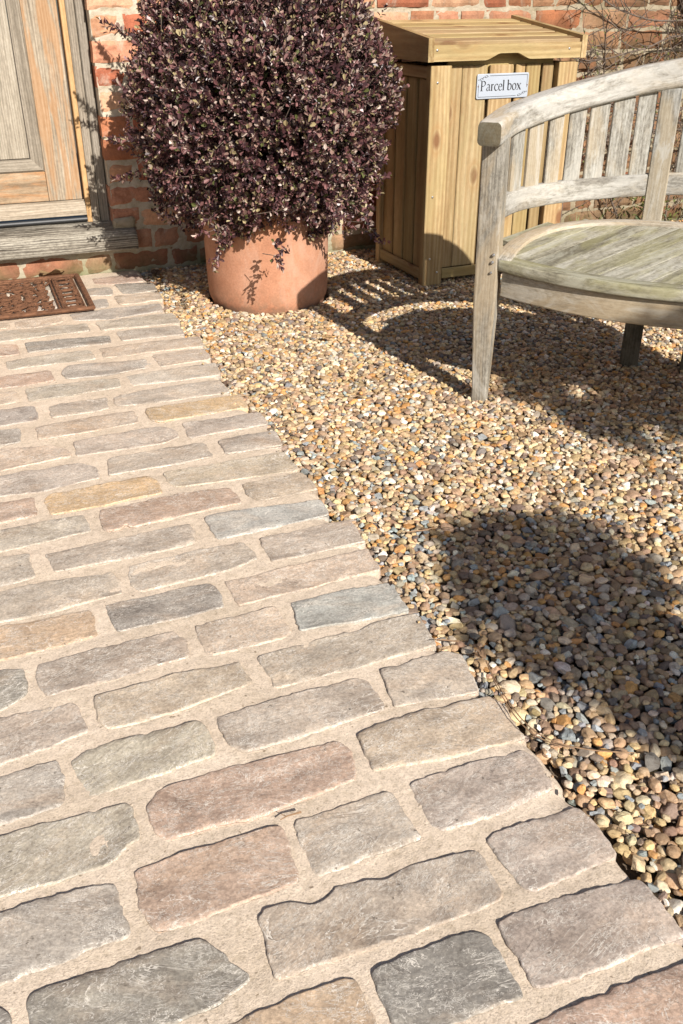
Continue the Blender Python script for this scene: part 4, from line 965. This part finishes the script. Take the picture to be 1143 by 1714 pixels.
    for u, n_, z_ in ((.030, -.001, .79), (.030, -.001, .36), (.030, -.001, .105), (.068, -.001, .045), (.010, -.0225, .905), (.62, -.0225, .90)):
        sc_ = MB(); a = np.linspace(0, 2 * np.pi, 12, endpoint=False); c0 = np.array([u, n_, z_])
        V = np.vstack([[c0 - [0, .0025, 0]], [c0 + [.0042 * math.cos(q), -.0015, .0042 * math.sin(q)] for q in a], [c0 + [.0048 * math.cos(q), .001, .0048 * math.sin(q)] for q in a]])
        sc_.add(BO + V @ BAX, [(0, 1 + (j + 1) % 12, 1 + j) for j in range(12)] + [(1 + j, 1 + (j + 1) % 12, 13 + (j + 1) % 12, 13 + j) for j in range(12)])
        sc_.build('screw', M_STEEL, lo if z_ > .88 else t, origin=BO)
    # plate with the words Parcel box
    u0, u1, z0, z1 = .2185, .4625, .7225, .8145; yp = .0145
    pl = MB(); pr = rrect(u1 - u0, z1 - z0, .007, 5, (u0 + u1) / 2, (z0 + z1) / 2); k = len(pr)
    inner = rrect(u1 - u0 - .004, z1 - z0 - .004, .006, 5, (u0 + u1) / 2, (z0 + z1) / 2)
    V = np.vstack([[(a, yp + .0035, b_) for a, b_ in pr], [(a, yp + .0008, b_) for a, b_ in pr], [(a, yp, b_) for a, b_ in inner]])
    F = [(j, (j + 1) % k, k + (j + 1) % k, k + j) for j in range(k)] + [(k + j, k + (j + 1) % k, 2 * k + (j + 1) % k, 2 * k + j) for j in range(k)] + [tuple(2 * k + j for j in range(k))]
    pl.add(BO + V @ BAX, [q[::-1] for q in F]); plate = pl.build('name_plate', M_PLATE, t, origin=BO)
    ink = MB(); yi = yp - .0006
    def put(V2, F2): ink.add(BO + np.column_stack([V2[:, 0], np.full(len(V2), yi), V2[:, 1]]) @ BAX, F2)
    X0, S_ = .2350, .0358                       # left of the P, x-height unit
    zb0 = .7520
    def L(x, strokes, adv):
        for st in strokes:
            pts, w_, th = st; V2, F2 = stroke(None, [(X0 + (x + a) * S_, zb0 + b_ * S_) for a, b_ in pts], w_ * S_, th); put(V2, F2)
        return x + adv + .022
    ST, TH = .15, .30
    x = 0.0
    def serif(a, y_, l=.16): return ([(a - l, y_), (a + l, y_)], .05, 1.)
    x = L(x, [([(.16, 0), (.16, 1.0)], ST, 1), serif(.16, .02), serif(.12, .99, .12), ([(.16, .97), (.42, 1.0), (.60, .86), (.60, .66), (.42, .50), (.18, .50)], .13, .28)], .72)
    def a_(x): return L(x, [([(.10, .58), (.26, .68), (.40, .58), (.42, .38), (.42, .12), (.54, .03)], .12, .35), ([(.42, .42), (.20, .34), (.09, .18), (.20, .01), (.36, .08), (.42, .16)], .11, .3)], .56)
    x = a_(x)
    x = L(x, [([(.16, 0), (.16, .66)], ST, 1), serif(.16, .015, .12), ([(.05, .62), (.16, .67)], .05, 1), ([(.16, .48), (.26, .64), (.40, .62)], .12, .4)], .42)
    x = L(x, [([(.50, .56), (.36, .67), (.18, .58), (.09, .34), (.18, .08), (.36, 0), (.52, .11)], .13, .3)], .52)
    x = L(x, [([(.11, .36), (.48, .40), (.44, .60), (.30, .67), (.15, .56), (.09, .32), (.18, .08), (.35, 0), (.50, .12)], .12, .3)], .55)
    x = L(x, [([(.15, 0), (.15, 1.06)], ST, 1), serif(.15, .015, .12), ([(.04, 1.02), (.15, 1.07)], .05, 1)], .58)
    x = L(x, [([(.15, .03), (.15, 1.06)], ST, 1), ([(.04, 1.02), (.15, 1.07)], .05, 1), ([(.16, .50), (.32, .67), (.52, .56), (.57, .34), (.48, .08), (.30, 0), (.15, .08)], .13, .3)], .64)
    x = L(x, [([(.30, .67), (.14, .56), (.08, .33), (.16, .08), (.32, 0), (.48, .10), (.55, .34), (.47, .58), (.30, .67)], .13, .3)], .62)
    x = L(x, [([(.08, .64), (.50, .02)], ST, 1), ([(.50, .64), (.08, .02)], .055, 1), serif(.09, .65, .09), serif(.49, .65, .09), serif(.09, .015, .09), serif(.50, .015, .1)], .6)
    # thin rule with little leaf ornaments in two corners
    a0, a1, b0_, b1 = u0 + .0075, u1 - .0075, z0 + .0075, z1 - .0075
    for P_ in ([(a0 + .050, b1), (a1, b1)], [(a1, b1), (a1, b0_ + .030)], [(a0, b1 - .030), (a0, b0_)], [(a0, b0_), (a1 - .050, b0_)]):
        V2, F2 = stroke(None, P_, .0016, 1); put(V2, F2)
    for cx, cy, s1 in ((a0 + .012, b1 - .012, 1), (a0 + .034, b1 - .003, 1), (a1 - .012, b0_ + .012, -1), (a1 - .034, b0_ + .003, -1)):
        V2, F2 = stroke(None, [(cx - s1 * .010, cy - s1 * .002), (cx, cy + s1 * .004), (cx + s1 * .008, cy + s1 * .001), (cx, cy - s1 * .003), (cx - s1 * .007, cy - s1 * .001)], .0026, .4); put(V2, F2)
        V2, F2 = stroke(None, [(cx - s1 * .011, cy - s1 * .004), (cx - s1 * .015, cy - s1 * .001)], .002, 1); put(V2, F2)
    ink.build('lettering', M_INK, plate, origin=BO)
    for u in (u0 + .0062, u1 - .0062):
        rv = MB(); c0 = np.array([u, yp - .001, (z0 + z1) / 2]); a = np.linspace(0, 2 * np.pi, 10, endpoint=False)
        V = np.vstack([[c0 - [0, .0015, 0]], [c0 + [.003 * math.cos(q), .001, .003 * math.sin(q)] for q in a]]); rv.add(BO + V @ BAX, [(0, 1 + (j + 1) % 10, 1 + j) for j in range(10)])
        rv.build('rivet', M_RUST, plate, origin=BO)
parcel_box()

# ---------------------------------------------------------------- curved garden bench
def bench():
    A0 = np.array([1.37, 2.325]); ang = R(-42); e = np.array([math.cos(ang), math.sin(ang)]); b = np.array([-e[1], e[0]])
    LB = .96; G = .10
    t = thing('garden_bench', 'curved weathered grey teak garden bench with slatted back and lichen on its seat', 'bench', (A0[0] + .3, A0[1] - .1, 0))
    OR = (A0[0] + .3, A0[1] - .1, 0)
    def W(s, t_, z): s = np.asarray(s, float); t_ = np.asarray(t_, float); p = A0 + np.multiply.outer(s, e) + np.multiply.outer(t_, b); return np.concatenate([p, np.broadcast_to(np.asarray(z, float), s.shape)[..., None]], -1)
    def sec(off=0., n=240, lo=0.):
        th = np.linspace(0, np.pi, n); c = np.cos(th); s_ = np.sin(th); q = 2 / 2.7
        S = .48 - np.sign(c) * np.abs(c) ** q * (.49 + off); T = np.abs(s_) ** q * (.48 + off)
        if lo < 0: S = np.concatenate([[S[0]], S, [S[-1]]]); T = np.concatenate([[lo], T, [lo]])
        # even spacing
        l = np.concatenate([[0], np.cumsum(np.hypot(np.diff(S), np.diff(T)))]); u = np.linspace(0, l[-1], n); S = np.interp(u, l, S); T = np.interp(u, l, T)
        tx = np.gradient(S); ty = np.gradient(T); k = np.hypot(tx, ty); nx_, ny_ = -ty / k, tx / k      # outward normal in (s,t)
        return S, T, nx_, ny_, u / u[-1]
    def lat(nx_, ny_): v = np.outer(nx_, e) + np.outer(ny_, b); return np.column_stack([v, np.zeros(len(v))])
    # height of the underside of the top rail against s (mirrored)
    def ztop(S, T): m_ = np.minimum(S, LB - S); return np.interp(m_ + np.clip(T - .2, -.3, .0) * .35, [-.10, -.06, .017, .099, .194, .302, .413, .48], [.738, .742, .755, .781, .806, .833, .855, .862])
    # top rail and arms in one flowing member
    S, T, nx_, ny_, u = sec(0.0, 260, -.055)
    P = W(S, T, ztop(S, T)); prof = []
    for k in range(len(S)):
        end = min(k, len(S) - 1 - k) / 3.; f = min(1, .93 + .07 * end)
        h_ = .064 + .016 * math.sin(math.pi * u[k]); prof.append(np.array([(a, b_) for a, b_ in rrect(.068 * f, h_ * f, .013, 4, .025, h_ / 2)]))
    mb = MB(); sweep(mb, P, lat(nx_, ny_), prof, caps=False, col=(1.12, 1.12, 1.12))
    for k in (0, len(P) - 1):                    # dark end grain
        q = prof[k]; V = P[k] + np.outer(q[:, 0], lat(nx_, ny_)[k]) + np.outer(q[:, 1], [0, 0, 1.]); o_ = list(range(len(V))); ctr = V.mean(0) + (P[k] - P[k + (1 if k == 0 else -1)]) * .3
        V2 = np.vstack([V, ctr + (V - ctr) * .8 + (P[k] - P[k + (1 if k == 0 else -1)]) * .25]); m2 = len(V)
        F2 = [(i, (i + 1) % m2, m2 + (i + 1) % m2, m2 + i) for i in range(m2)] + [tuple(range(m2, 2 * m2))]
        if k == 0: F2 = [f[::-1] for f in F2]
        mb.add(V2, F2, np.column_stack([V2[:, 2], V2[:, 0], V2[:, 1] * 6]), (.30, .29, .24))
    mb.build('top_rail', M_TEAK, t, smooth=True, origin=OR)
    # lower back rail
    S, T, nx_, ny_, u = sec(0.0, 200)
    zb_ = np.interp(np.minimum(S, LB - S), [0, .05, .13, .215, .357, .44], [.522, .521, .525, .531, .545, .553])
    mb = MB(); q_ = T > .045; sweep(mb, W(S, T, zb_)[q_], lat(nx_, ny_)[q_], rrect(.030, .066, .006, 3, .016, .033)); mb.build('lower_rail', M_TEAK, t, smooth=True, origin=OR)
    zl = lambda s_: float(np.interp(min(s_, LB - s_), [0, .05, .13, .215, .357, .44], [.522, .521, .525, .531, .545, .553])) + .066
    def at_s(s_):                                # point on the back curve with its normal
        v = min(max(s_, -.009), LB + .009); i = None
        c = (.48 - v) / .49; c = max(-1, min(1, c)); T_ = .48 * (max(0, 1 - abs(c) ** 2.7)) ** (1 / 2.7); return v, T_
    SS, TT, NX, NY, UU = sec(0.0, 1200)
    half = len(SS) // 2
    def arc_at(px_s, right=False):               # index on the curve for s on the left half
        i = int(np.argmin(np.abs(SS[:half] - px_s))); return len(SS) - 1 - i if right else i
    bl = MB()
    spans = [(-.0085, .017, 'a'), (.026, .055, 0), (.068, .102, 0), (.115, .159, 0), (.168, .220, 0), (.228, .287, 0), (.294, .347, 0), (.428, .474, 0)]
    for mir in (0, 1):
        for s0, s1, fl in spans:
            if fl == 'a':
                i0 = int(np.argmin(np.abs(TT[:half] - .165))); i1 = arc_at(.017)
            else: i0, i1 = arc_at(s0), arc_at(s1)
            if mir: i0, i1 = len(SS) - 1 - i1, len(SS) - 1 - i0
            j = (i0 + i1) // 2; p0 = np.array([SS[i0], TT[i0]]); p1 = np.array([SS[i1], TT[i1]])
            mid = (p0 + p1) / 2; tdir = (p1 - p0); wd = np.linalg.norm(tdir); tdir /= wd; nd = np.array([-tdir[1], tdir[0]])
            mid = mid + nd * .016
            z0 = zl(mid[0]) - .004; z1 = float(ztop(np.array([mid[0]]), np.array([mid[1]]))[0]) + .006
            ax = np.array([np.append(e * tdir[0] + b * tdir[1], 0), np.append(e * nd[0] + b * nd[1], 0), [0, 0, 1]])
            c = np.append(A0 + e * mid[0] + b * mid[1], (z0 + z1) / 2); v = rnd.uniform(.88, 1.08)
            cbox(bl, c, ax, (wd / 2, .0065, (z1 - z0) / 2), .0025, (v, v, v * .98), 2)
    bl.build('back_slats', M_TEAK, t, origin=OR)
    # rear stiles run down to the ground as back legs
    for mir in (0, 1):
        i = arc_at(.383, bool(mir)); p = np.array([SS[i], TT[i]]); nd = np.array([NX[i], NY[i]]); td = np.array([nd[1], -nd[0]])
        ax = np.array([np.append(e * td[0] + b * td[1], 0), np.append(e * nd[0] + b * nd[1], 0), [0, 0, 1]])
        c = A0 + e * p[0] + b * p[1]; nv = ax[1][:2]; mb = MB()
        zt = float(ztop(np.array([p[0]]), np.array([p[1]]))[0]) + .004
        cbox(mb, np.append(c + nv * .014, (.44 + zt) / 2), ax, (.030, .0175, (zt - .44) / 2), .003, (.92, .94, .95), 2); mb.build('stile', M_TEAK, t, origin=OR)
        mb = MB(); cbox(mb, np.append(c + nv * .010, (.439 - .06) / 2), ax, (.030, .024, (.439 + .06) / 2), .004, (.30, .27, .22), 2); mb.build('leg', M_TEAK, t, origin=OR)  # dark tint paints the shade below the seat into the back legs
    # front legs rise to carry the arms, tapering and slightly curved
    for mir in (0, 1):
        zz = np.linspace(-.06, .752, 30); f = np.clip(zz / .30, 0, 1)
        w1 = .044 + .021 * f; w2 = .045 + .019 * f; lean = .019 - .017 * zz; leant = .006 + .0325 * zz
        sgn = -1 if mir else 1
        s_c = (-.028 if not mir else LB + .028); P = []
        pr = []
        for k, z in enumerate(zz):
            # front inner corner stays nearly plumb
            P.append(W(np.array(s_c + sgn * (lean[k] - .012)), np.array(.030 + (leant[k] - .02) * .9), z)); a, c = w1[k] / 2, w2[k] / 2; pr.append(rrect(2 * a, 2 * c, .005, 2))
        mb = MB(); P = np.array(P)
        sweep(mb, P, np.tile(np.append(e, 0), (30, 1)), pr, up=np.tile(np.append(b, 0), (30, 1)), col=(.86, .84, .80)); mb.build('leg', M_TEAK, t, origin=OR)
    # seat
    tf = lambda s_: -.115 * (1 - (np.abs(np.asarray(s_) - .48) / .50) ** 2.1) + .012
    tilt = lambda V: V + np.column_stack([np.zeros((len(V), 2)), G * ((V[:, :2] - A0) @ b)])
    st = MB(); s_ = np.linspace(.0, LB, 90); T_ = tf(s_); dx = np.gradient(T_, s_); k = np.hypot(1, dx); nx_, ny_ = dx / k, -1 / k       # forward normal
    Pf = W(s_, T_, .43 + G * T_); Pf[:, 2] -= 0
    sweep(st, Pf, lat(nx_, ny_), rrect(.062, .034, .006, 3, -.031, -.017), col=(.95, .95, .88)); seat = st.build('seat_edge', M_SEAT, t, smooth=True, origin=OR)
    bd = MB(); da = R(61); dv = np.array([math.cos(da), math.sin(da)]); pv = np.array([dv[1], -dv[0]]); w_ = .066
    def ins_(q): 
        c_ = np.abs(.48 - q[:, 0]) / .478; return (c_ < 1) & (q[:, 1] > tf(q[:, 0]) + .052) & (q[:, 1] < .468 * np.clip(1 - c_ ** 2.7, 0, 1) ** (1 / 2.7) - .012)
    for k in range(-8, 18):
        o_ = np.array([.1, .1]) + pv * w_ * k; r0 = np.linspace(-1, 1, 400)
        a_ = ins_(o_ - pv * (w_ / 2 - .006) + r0[:, None] * dv); c_ = ins_(o_ + pv * (w_ / 2 - .006) + r0[:, None] * dv); ok = a_ | c_
        lo_ = r0[ok].min() if ok.any() else 0; both = a_ & c_; hi_ = r0[ok].max() if ok.any() else 0
        if hi_ - lo_ < .05: continue
        v = rnd.uniform(.93, 1.06); q = o_ + dv * (lo_ + hi_) / 2
        cen = W(np.array(q[0]), np.array(q[1]), .43 - .0150)
        D3 = np.append(e * dv[0] + b * dv[1], 0); P3 = np.append(e * pv[0] + b * pv[1], 0)
        cbox(bd, cen, np.array([P3, D3, [0, 0, 1]]), (w_ / 2 - .0006, (hi_ - lo_) / 2, .009), .0008, (v, v, v * rnd.uniform(.94, 1)), 1, shear=lambda V: tilt(V))
    bd.build('seat_boards', M_SEAT, t, origin=OR)
    S, T, nx_, ny_, u = sec(-.052, 200); Pb = W(S, T, .43 + G * T + .003); mb = MB()
    sweep(mb, Pb, lat(nx_, ny_), rrect(.052, .024, .004, 3, .026, -.012), col=(1.08, 1.05, 1.0)); mb.build('seat_rim', M_TEAK, t, smooth=True, origin=OR)
    # apron under the front edge and a rail under the back
    s_ = np.linspace(.012, LB - .012, 70); T_ = tf(s_); dx = np.gradient(T_, s_); k = np.hypot(1, dx); nx_, ny_ = dx / k, -1 / k
    mb = MB(); h_ = .074; sweep(mb, W(s_, T_, .43 + G * T_ - .0355 - h_), lat(nx_, ny_), rrect(.026, h_, .004, 2, -.028, h_ / 2), col=(.92, .88, .80))
    mb.build('apron', M_TEAK, t, smooth=False, origin=OR)
    S, T, nx_, ny_, u = sec(-.04, 160); mb = MB(); sweep(mb, W(S, T, .43 + G * T - .030 - .06)[8:-8], lat(nx_, ny_)[8:-8], rrect(.024, .06, .003, 2, .012, .03), col=(.6, .55, .48)); mb.build('back_apron', M_TEAK, t, origin=OR)
    fn = np.append(-b, 0)
    for ds, z, r_b in ((.016, .443, .0045), (.014, .422, .0045), (.012, .392, .004)):
        mb = MB(); c = W(np.array(-.024 + ds), np.array(.030 - .031 - .001), z)
        tube(mb, [c, c + fn * .006, c + fn * .0085], [r_b, r_b, r_b * .55], 10)
        mb.build('bolt', M_STEEL, t, origin=OR)
bench()

# ---------------------------------------------------------------- climber on the wall, grass, dry bits
def wander(p, d, L, step, curl, pull=None):
    P = [np.array(p, float)]; d = np.array(d, float); d /= np.linalg.norm(d)
    for k in range(int(L / step)):
        d = d + rng.normal(0, curl, 3) * [1, .5, 1] + (0 if pull is None else np.array(pull)); d /= np.linalg.norm(d); q = P[-1] + d * step
        q[1] = min(q[1], 4.235); P.append(q)
    return np.array(P)
def climber():
    t = thing('climbing_shrub', 'bare twiggy climber with a few green buds trained on the brick wall behind the bench', 'climber', (3.95, 4.12, 0))
    mb = MB(); lf = []
    main = [wander((3.95, 4.12, -.05), (-.15, 0, 1), 1.5, .04, .06), ]
    r0 = [np.linspace(.02, .012, len(main[0]))]
    limbs = [((3.92, 4.10, .60), (-1, -.1, .08), 1.35, .0095), ((3.90, 4.12, .80), (-1, .0, .35), 1.3, .006), ((3.88, 4.14, 1.0), (-1, 0, .15), 1.3, .006), ((3.90, 4.10, .45), (-1, -.05, .1), 1.1, .006),
             ((3.90, 4.12, 1.15), (-1, 0, -.25), 1.2, .005), ((3.92, 4.1, .30), (-1, -.1, -.02), 1.2, .005), ((3.92, 4.1, .62), (-1, -.1, -.10), 1.5, .006), ((3.2, 4.19, .0), (-.25, 0, 1), 1.2, .006), ((2.84, 4.20, .0), (.05, 0, 1), .9, .007), ((3.5, 4.18, 0), (-.1, 0, 1), 1.2, .006)]
    for p, d, L, r in limbs: P = wander(p, d, L, .035, .09); main.append(P); r0.append(np.linspace(r, r * .4, len(P)))
    for P, r in zip(main, r0): tube(mb, P, r, 7)
    for P in main:
        for k in range(2, len(P)):
            for _ in range(2):
                if rnd.random() < .62:
                    d = P[k] - P[k - 1]; d = d / np.linalg.norm(d) + rng.normal(0, .9, 3) * [1, .35, 1]
                    Q = wander(P[k], d, rnd.uniform(.06, .32), .02, .16); tube(mb, Q, np.linspace(.0026, .0010, len(Q)), 4)
                    for q in Q[2::2]:
                        if rnd.random() < .55: lf.append((q, rng.normal(0, 1, 3)))
                    if len(Q) > 5 and rnd.random() < .7:
                        Q2 = wander(Q[len(Q) // 2], rng.normal(0, 1, 3) * [1, .3, 1], rnd.uniform(.04, .14), .015, .2); tube(mb, Q2, np.linspace(.0014, .0008, len(Q2)), 4)
                        lf.append((Q2[-1], rng.normal(0, 1, 3)))
    mb.build('branches', M_BARK, t)
    P = np.array([a for a, _ in lf]); D = np.array([d for _, d in lf]); n = len(P); r_ = np.random.default_rng(8)
    pal = np.array([(.16, .20, .05), (.24, .26, .07), (.10, .14, .04), (.20, .09, .05)])
    mb = MB(); L = r_.uniform(.007, .018, n); leaves(mb, P, D, r_.normal(0, 1, (n, 3)), L, L * .5, pal[r_.choice(4, n)])
    # a denser low tuft of green leaves at the foot of the wall
    k = 260; Q = np.column_stack([r_.uniform(3.15, 3.9, k), r_.uniform(4.02, 4.22, k), r_.uniform(-.02, .24, k)]); L = r_.uniform(.02, .045, k)
    leaves(mb, Q, r_.normal(0, 1, (k, 3)) + [0, 0, .6], r_.normal(0, 1, (k, 3)), L, L * .45, pal[r_.choice(3, k)] * .8)
    mb.build('leaves', M_GREEN, t)
climber()
def grass():
    t = MB(); r_ = np.random.default_rng(4)
    for cx, cy, n in ((2.92, 4.17, 16), (3.06, 4.2, 8)):
        for k in range(n):
            a = r_.uniform(0, 6.28); h = r_.uniform(.05, .13); d = np.array([math.cos(a), math.sin(a) * .4, 0]); b0 = np.array([cx, cy, -.01]) + d * .01; w_ = .0022
            s_ = np.array([-math.sin(a), math.cos(a), 0]) * w_; P = [b0 + d * h * f * f * .7 + np.array([0, 0, h * f]) for f in (0, .4, .75, 1)]
            V = []; 
            for i, p in enumerate(P): V += [p + s_ * (1 - i / 3.2), p - s_ * (1 - i / 3.2)]
            t.add(V, [(0, 1, 3, 2), (2, 3, 5, 4), (4, 5, 7, 6)], None, np.array([.12, .22, .04]) * r_.uniform(.8, 1.3))
    o = t.build('grass_tuft', M_GREEN, origin=(2.95, 4.18, 0)); tag(o, 'small tuft of green grass at the foot of the brick wall behind the bench', 'grass')
grass()
def curled_leaf(loc, size, ang, col, label, name='dry_leaf', lob=5):
    mb = MB(); n = 26; V = [(0, 0, .008)]; 
    for k in range(n):
        a = 2 * math.pi * k / n; r = size * (.55 + .35 * abs(math.cos(a * lob / 2)) + rnd.uniform(-.05, .05)); x, y = r * math.cos(a) * 1.3, r * math.sin(a) * .75
        V.append((x, y, .004 + .35 * abs(y) * (1.1 + math.sin(a * 3)) + .10 * abs(x) + rnd.uniform(0, .004)))
    V = np.array(V); c, s = math.cos(ang), math.sin(ang); V = np.column_stack([V[:, 0] * c - V[:, 1] * s, V[:, 0] * s + V[:, 1] * c, V[:, 2]]) + loc
    mb.add(V, [(0, 1 + k, 1 + (k + 1) % n) for k in range(n)], None, np.array(col)); tube(mb, [V[0], V[0] + [-.03 * c, -.03 * s, .004], V[0] + [-.055 * c, -.05 * s, .012]], .0012, 5, col=np.array(col) * .7)
    tag(mb.build(name, M_DRY, origin=loc), label, 'leaf')
curled_leaf((.262, 4.222, .018), .050, .3, (.24, .15, .07), 'crisp brown curled leaf on the back edge of the iron doormat')
curled_leaf((.70, 4.12, .002), .042, 1.2, (.10, .065, .04), 'dark dead leaf on the gravel at the path end by the wall')
curled_leaf((1.10, 3.02, .004), .022, 2.2, (.38, .24, .11), 'small tan leaf lying on sunlit gravel in front of the terracotta pot')
curled_leaf((1.78, 2.12, .006), .030, .8, (.30, .20, .12), 'crumpled pale leaf on shaded gravel under the bench')
def stems():
    mb = MB()
    P = np.array([(.737, 1.17, .012), (.722, 1.10, .014), (.716, 1.02, .012), (.722, .97, .012), (.745, .93, .014), (.79, .895, .016), (.845, .872, .014)])
    for o in (0, .006):
        u = np.linspace(0, len(P) - 1, 40); Q = np.column_stack([np.interp(u, range(len(P)), P[:, k]) for k in range(3)])
        for _ in range(6): Q[1:-1] = (Q[:-2] + Q[2:] + 2 * Q[1:-1]) / 4
        Q[:, 0] -= o * np.sin(np.linspace(0, 3.1, 40)) * 1.3; Q[:, 2] += .003
        tube(mb, Q[:30 if o else 40], .0011, 5, col=(.22, .13, .07))
    for k in range(16):                          # frayed bract at its head
        b0 = P[0] + rng.normal(0, 1, 3) * [.003, .006, .002] + [0, .012, .004]
        d = np.array([rnd.gauss(0, .5), rnd.uniform(.4, 1.4), rnd.uniform(-.1, .5)]); d /= np.linalg.norm(d); tube(mb, [b0, b0 + d * .012, b0 + d * rnd.uniform(.014, .02)], [.0016, .0026, .0006], 5, flat=.4)
    tag(mb.build('dry_stalk', M_TWIG, origin=(.74, 1.1, 0)), 'thin dry brown stalk curving off the path edge onto the gravel', 'twig')
    specs = [((.80, 1.66, .004), (1, -.35, 0), .12, 'thin brown twig on the gravel at the edge of the near shadow'), ((.72, 1.245, .008), (-1, .35, 0), .05, 'short broken twig where the path edge meets the gravel'),
             ((.30, .955, .006), (-1, -.15, 0), .045, 'tiny broken twig on the mortar below the greenish stone'), ((1.0, 1.46, .005), (1, -.2, 0), .10, 'dark twig lying in the shaded gravel'), ((1.22, 2.83, .004), (-.6, -1, 0), .12, 'thin straight twig on the sunlit gravel left of the bench leg')]
    for p, d, L, lab in specs:
        mb = MB(); Q = wander(p, d, L, .012, .12); Q[:, 2] = p[2] + .004 + rng.random(len(Q)) * .003; tube(mb, Q, np.linspace(.0018, .0009, len(Q)), 5)
        Q2 = wander(Q[len(Q) // 2], np.array(d) + [.2, .8, 0], L * .4, .01, .15); Q2[:, 2] = p[2] + .005; tube(mb, Q2, .0009, 4)
        tag(mb.build('twig', M_TWIG, origin=p), lab, 'twig')
stems()

# ---------------------------------------------------------------- garden tree behind the camera whose crown dapples the gravel
def tree():
    base = np.array([2.05, -3.75, 0.])
    t = thing('garden_tree', 'small leafy garden tree behind the viewpoint that shades the gravel', 'tree', base)
    r_ = np.random.default_rng(12); S = np.array(TOSUN)
    near = [(.79, 1.60), (.765, 1.45), (.765, 1.30), (.785, 1.17), (.835, 1.06), (.875, .965), (.90, .89), (.96, .82), (1.4, .70), (1.9, .8), (1.8, 1.36), (1.40, 1.46), (1.22, 1.62), (1.02, 1.70), (.88, 1.68)]
    under = [(1.42, 2.34), (1.50, 2.12), (1.55, 1.98), (1.62, 1.86), (1.75, 1.72), (2.3, 1.6), (2.4, 2.2), (2.0, 2.42), (1.6, 2.46)]  # unseen leaf clump added to the crown to darken the gravel below the bench
    mb = MB(); P = []
    for poly, n, k0, k1 in ((near, 2500, 3.9, 5.6), (under, 3600, 4.0, 5.0)):
        poly = np.array(poly); lo, hi = poly.min(0), poly.max(0); c = 0
        while c < n:
            q = r_.uniform(lo, hi, (2000, 2)); q = q[inside(q, poly)]
            d_ = dist_poly(q, poly); f = fbm(q[:, 0] * 7 + 3, q[:, 1] * 7, 3)
            q = q[r_.random(len(q)) < np.clip((d_ / .11) + f * 1.1, 0.05, 1) * np.clip(fbm(q[:, 0] * 4 + 11, q[:, 1] * 4 + 2, 3) * 9 + .95, .02, 1)]
            kk = r_.uniform(k0, k1, len(q)); P.append(np.column_stack([q, np.zeros(len(q))]) + kk[:, None] * S); c += len(q)
    P = np.vstack(P); n = len(P); L = r_.uniform(.045, .075, n)
    leaves(mb, P - S * 0, r_.normal(0, 1, (n, 3)), r_.normal(0, 1, (n, 3)) * .6 + S, L, L * .6, np.array([(.07, .10, .03)]) * r_.uniform(.7, 1.3, (n, 1)))
    mb.build('crown', M_GREEN, t)
    mb = MB(); top = P.mean(0)
    trunk = np.array([base + (0, 0, -.1), base + (.01, .02, .6), base * .75 + np.array([top[0], top[1], 0]) * .25 + (0, 0, 1.35), top * [1, 1, .88]])
    u = np.linspace(0, 3, 20); Q = np.column_stack([np.interp(u, range(4), trunk[:, k]) for k in range(3)])
    for _ in range(3): Q[1:-1] = (Q[:-2] + Q[2:] + 2 * Q[1:-1]) / 4
    tube(mb, Q, np.linspace(.055, .018, 20), 10)
    for k in range(46):
        e_ = P[r_.integers(n)]; s0 = Q[r_.integers(11, 20)]; m_ = (s0 + e_) / 2 + r_.normal(0, .05, 3); u_ = np.linspace(0, 1, 8)[:, None]
        tube(mb, (1 - u_) ** 2 * s0 + 2 * u_ * (1 - u_) * m_ + u_ ** 2 * e_, np.linspace(.009, .003, 8), 5)
    mb.build('trunk', M_BARK, t)
tree()
